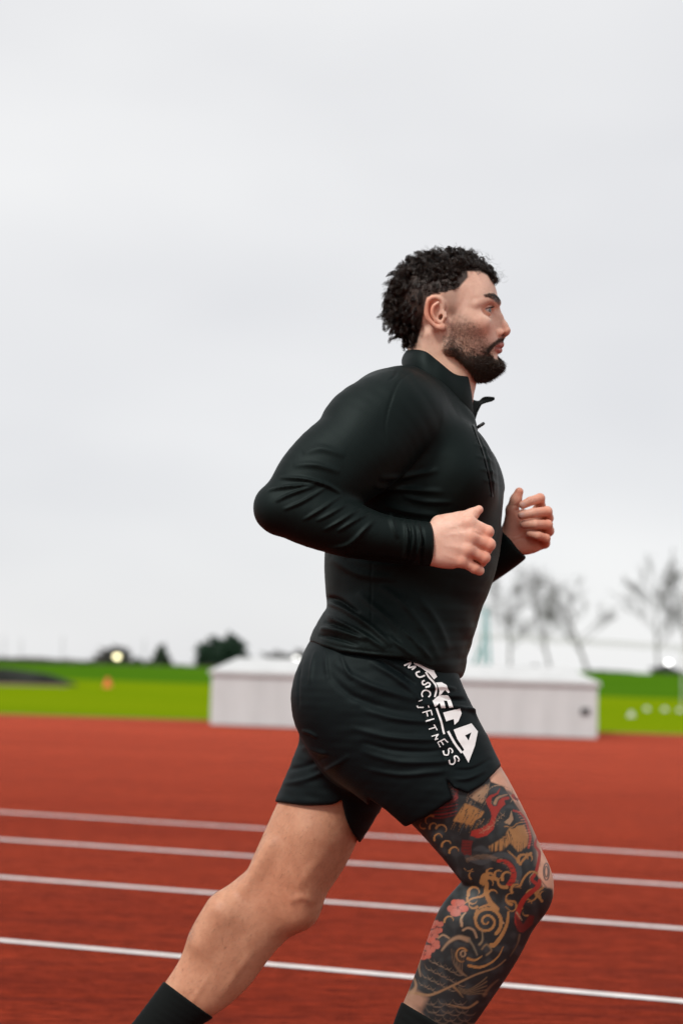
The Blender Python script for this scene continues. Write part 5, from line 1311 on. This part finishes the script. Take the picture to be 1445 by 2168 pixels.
# fine hairs on the bare leg
def leg_hair():
    U, W, _ = proj(FLEG_V); mk = np.clip((W-1705)/20, 0, 1)*np.clip((2120-W)/30, 0, 1); n = 3600
    p, i = tri_area_sample(FLEG_V, FLEG_F, mk, n, rs); nn = vnormals(FLEG_V, FLEG_F)[FLEG_F[i]].mean(1)
    dn = P(330, 2150, .109)-P(620, 1800, .1); dn = nrm(dn); fl = dn+rs.normal(0, .45, (n, 3)); fl -= (fl*nn).sum(1)[:, None]*nn; fl /= np.linalg.norm(fl, axis=1)[:, None]
    s = np.linspace(0, 1, 4); L = rs.uniform(.006, .013, n); Q = p[:, None]+(nn*0.32+fl*0.75)[:, None]*(L[:, None]*s[None])[..., None]-nn[:, None]*(L[:, None]*0.25*s[None]**2)[..., None]
    inv = np.linalg.inv(HM); Q = (Q-HO)@inv
    return strands_mesh('leg_hair', Q, (0.095*(1-.5*s))[None]*np.ones((n, 1)), np.array([.12, .07, .042])*rs.uniform(.5, 1.5, n)[:, None], M_HAIR, person)
leg_hair()

# ---- stand collar, zip and puller
CB = [(999,902,-.030), (980,862,-.062), (950,832,-.083), (920,808,-.090), (888,787,-.080), (862,776,-.045), (853,773,.0), (862,774,.05), (895,788,.085), (935,812,.085), (975,846,.06), (1000,892,.010), (1006,880,.022), (1016,858,.036), (1039,849,.044)]
CT = [(988,797,-.046), (971,794,-.064), (947,781,-.076), (922,760,-.078), (902,745,-.070), (878,740,-.046), (862,742,.0), (876,747,.044), (905,756,.070), (945,785,.082), (990,836,.074), (1004,846,.066), (1012,848,.058), (1026,840,.052), (1042,840,.046)]
b3 = catmull([P(*p) for p in CB], 6); t3 = catmull([P(*p) for p in CT], 6); nr = 9; vs = []; fs = []; n = len(b3)
axis_c = P(922, 790, 0.0)
for i in range(n):
    out = (b3[i]+t3[i])/2-axis_c; out[2] = 0; out = nrm(out)
    for j in range(nr):
        t = j/(nr-1); sag = 0.004*math.sin(math.pi*t)+0.0022*math.sin(i*0.55)*t+0.0016*math.sin(i*0.23+2*t)
        vs.append(b3[i]*(1-t)+t3[i]*t+out*sag)
for i in range(n-1):
    for j in range(nr-1): fs.append((i*nr+j, (i+1)*nr+j, (i+1)*nr+j+1, i*nr+j+1))
collar = mesh_obj('collar', vs, fs, M_SHIRT, shirt, True)
md = collar.modifiers.new('cloth', 'SOLIDIFY'); md.thickness = 0.0032; md.offset = 0
md = collar.modifiers.new('soft', 'SUBSURF'); md.levels = 1; md.render_levels = 1
def cast(bvh, u, v, off):
    r = nrm(ray(u, v)); h = bvh.ray_cast(Vector(CC), Vector(r))
    if h[0] is None: return None
    nn = h[1] if h[1].dot(Vector(r)) < 0 else -h[1]
    return np.array(h[0])+np.array(nn)*off*0.6-r*off*0.6
zp = catmull([(1000, 900), (1012, 930), (1025, 966), (1036, 1015), (1040, 1052)], 14); a3 = []; 
for i in range(len(zp)):
    t = nrm(zp[min(i+1, len(zp)-1)]-zp[max(i-1, 0)]); nx = np.array([-t[1], t[0]])
    l, r = cast(SHIRT_BVH, *(zp[i]+nx*1.7), 0.0012), cast(SHIRT_BVH, *(zp[i]-nx*1.7), 0.0012)
    if l is not None and r is not None: a3.append((l, r))
vs = [p for ab in a3 for p in ab]; fs = [(2*i, 2*i+1, 2*i+3, 2*i+2) for i in range(len(a3)-1)]
zipper = mesh_obj('zipper', vs, fs, simple('zip_tape', (0.012, 0.016, 0.017), 0.5), shirt, True)
md = zipper.modifiers.new('thick', 'SOLIDIFY'); md.thickness = 0.0012
m = MB(); zd = -.045
m.tube([P(1000, 915, -.03), P(1003, 908, -.03)], [.004, .0035], 8); m.tube([P(1002, 912, -.030), P(1010, 904, -.032)], 0.0014, 6); m.tube([P(1005, 914, -.030), P(1012, 905, -.032)], 0.0014, 6); m.build('zip_slider', M_METAL, shirt, True)
m = MB(); m.tube([P(1009, 906, -.031), P(1012, 903.5, -.032), P(1022, 897, -.034), P(1024.5, 895.3, -.034)], [.0022, .0034, .0034, .0026], 8); m.build('zip_pull', M_RUBBER, shirt, True)

# ---- white print on the shorts (flat lettering laid on the cloth)
from mathutils.geometry import tessellate_polygon
def Z2(p): return (840+p[0]/6.0208, 1370+p[1]/6.0208)
POLYS = [[[(195,180),(300,215),(380,255),(465,290),(470,320),(505,380),(465,415),(400,335),(375,320),(300,265),(215,220)]],
  [[(485,455),(560,450),(625,490),(665,580),(645,590),(605,545),(560,600),(520,630),(535,560),(515,500)]],
  [[(445,690),(500,640),(550,610),(640,615),(665,640),(710,765),(660,770),(630,690),(590,685),(615,775),(560,775),(540,720),(480,760)]],
  [[(582,838),(795,780),(815,850),(775,950),(725,995),(715,920),(620,948)]],
  [[(715,1055),(940,975),(1022,1080),(985,1260),(905,1475),(825,1340),(850,1310),(760,1170)], [(860,1130),(940,1090),(905,1195)]]]
RIB = [([(360,320),(400,385),(460,450),(495,510),(490,580),(475,640)],23), ([(497,778),(525,860),(560,960),(580,1050),(597,1112)],25), ([(645,1075),(690,1160),(745,1250),(822,1350)],29),
  ([(112,172),(130,163),(172,190),(166,204)],13), ([(88,238),(172,205),(140,262),(234,247),(184,290)],19), ([(286,312),(242,330),(250,365),(290,385),(350,362)],20),
  ([(348,428),(320,440),(322,474),(352,480),(385,456),(412,470),(410,502),(358,516)],20), ([(322,640),(310,600),(332,560),(375,550),(413,576),(417,615),(394,640)],18),
  ([(275,690),(318,676)],9), ([(250,750),(262,772),(335,768)],15), ([(392,742),(405,770)],14),
  ([(316,838),(430,806)],14), ([(372,822),(388,886)],14), ([(428,806),(444,872)],14), ([(360,948),(470,918)],15), ([(400,1050),(486,1022)],15), ([(466,986),(508,1062)],14),
  ([(438,1143),(524,1114)],14), ([(524,1114),(478,1182)],13), ([(478,1182),(522,1168)],13), ([(512,1214),(546,1274)],15), ([(512,1214),(598,1172)],14), ([(555,1194),(587,1248)],13), ([(598,1172),(644,1218)],14),
  ([(588,1322),(600,1368),(640,1378),(656,1340),(652,1302),(680,1292),(704,1328),(692,1352)],17), ([(660,1440),(672,1484),(710,1492),(734,1452),(726,1404),(754,1394),(784,1430),(772,1458)],18)]
def lettering():
    bm = bmesh.new()
    def face(pts2):
        try: return bm.faces.new([bm.verts.new((*Z2(p), 0)) for p in pts2])
        except ValueError: return None
    for loops in POLYS:
        flat = [p for l in loops for p in l]
        vv = [bm.verts.new((*Z2(p), 0)) for p in flat]
        for t in tessellate_polygon([[Vector((p[0], p[1], 0)) for p in l] for l in loops]):
            bm.faces.new([vv[i] for i in t])
    for pts, w in RIB:
        c = catmull(pts, 4) if len(pts) > 4 or w > 22 else np.asarray(pts, float); L = []
        for i in range(len(c)):
            t = nrm(c[min(i+1, len(c)-1)]-c[max(i-1, 0)]); nx = np.array([-t[1], t[0]])*w/2; L.append((c[i]+nx, c[i]-nx))
        vv = [[bm.verts.new((*Z2(q), 0)) for q in ab] for ab in L]
        for i in range(len(L)-1): bm.faces.new((vv[i][0], vv[i][1], vv[i+1][1], vv[i+1][0]))
    bmesh.ops.triangulate(bm, faces=bm.faces[:])
    for _ in range(5):
        es = [e for e in bm.edges if e.calc_length() > 3.2]
        if not es: break
        bmesh.ops.subdivide_edges(bm, edges=es, cuts=1); bmesh.ops.triangulate(bm, faces=bm.faces[:])
    bad = []
    for v_ in bm.verts:
        h = cast(SHORTS_BVH, v_.co.x, v_.co.y, 0.0022)
        if h is None: bad.append(v_)
        else: v_.co = Vector(h-np.array(person.location))
    bmesh.ops.delete(bm, geom=bad, context='VERTS')
    long_ = [f for f in bm.faces if max(e.calc_length() for e in f.edges) > 0.03]; bmesh.ops.delete(bm, geom=long_, context='FACES')
    me = bpy.data.meshes.new('lettering'); bm.to_mesh(me); bm.free(); me.materials.append(M_PRINT)
    o = bpy.data.objects.new('lettering', me); link(o, shorts); o['label'] = 'large white slanted letters with MUSC FITNESS beside them'
lettering()

# ---- socks and shoes
def loft_obj(name, rows, h, mat, parent, ex=2.0, cut=None):
    lo, hi = bounds(rows, 0.02); s = Vol(lo, hi, h); s.loft(*stations(rows, 3), ex=ex)
    if cut: cut_px(s, cut, 0.002)
    V, F = s.mesh(); V = smooth(V, F, 2); return mesh_obj(name, V, F, mat, parent, True)
def sock_rows(rows, px=4.0, dz=0.0035):
    out = []
    for (a, b, c, d, e, f) in rows:
        L, R = np.array([a, b], float), np.array([c, d], float); n = nrm(R-L)
        out.append((*(L-n*px), *(R+n*px), e, f+dz))
    return out
loft_obj('sock', sock_rows(LEG_N[-6:]), 0.0022, M_SOCK, person, 2.0, [(700, 2020), (800, 2090), (850, 2121), (902, 2152), (960, 2188), (1100, 2250), (1100, 1900), (700, 1900)])
loft_obj('sock', sock_rows(LEG_F[-6:]), 0.0022, M_SOCK, person, 2.0, [(200, 1970), (346, 2077), (390, 2110), (436, 2144), (520, 2200), (600, 1900), (200, 1900)])
M_SHOE = simple('dark_mesh_shoe', (0.03, 0.03, 0.032), 0.7, 0.3, 0.2, 90); M_SOLE = simple('shoe_sole', (0.65, 0.65, 0.63), 0.6, 0.3, 0.05, 30)
o = loft_obj('shoe', [(770,2270,800,2350,-.10,.030), (800,2262,815,2372,-.10,.040), (850,2280,850,2392,-.10,.042), (905,2335,890,2410,-.10,.046), (965,2372,945,2432,-.10,.046), (1005,2402,985,2446,-.10,.034)], 0.0028, M_SHOE, person)
loft_obj('sole', [(768,2325,790,2368,-.10,.036), (820,2362,818,2392,-.10,.044), (890,2400,885,2428,-.10,.048), (955,2426,945,2452,-.10,.050), (1005,2436,992,2462,-.10,.036)], 0.0028, M_SOLE, o)
o = loft_obj('shoe', [(222,2228,250,2218,.109,.028), (222,2262,318,2232,.109,.038), (248,2312,336,2282,.109,.042), (268,2360,358,2332,.109,.045), (300,2405,382,2372,.109,.045), (350,2425,410,2398,.109,.034)], 0.0028, M_SHOE, person)
loft_obj('sole', [(206,2246,232,2240,.109,.036), (226,2306,256,2296,.109,.044), (252,2368,284,2352,.109,.048), (296,2412,320,2396,.109,.050), (360,2438,372,2416,.109,.040)], 0.0028, M_SOLE, o)
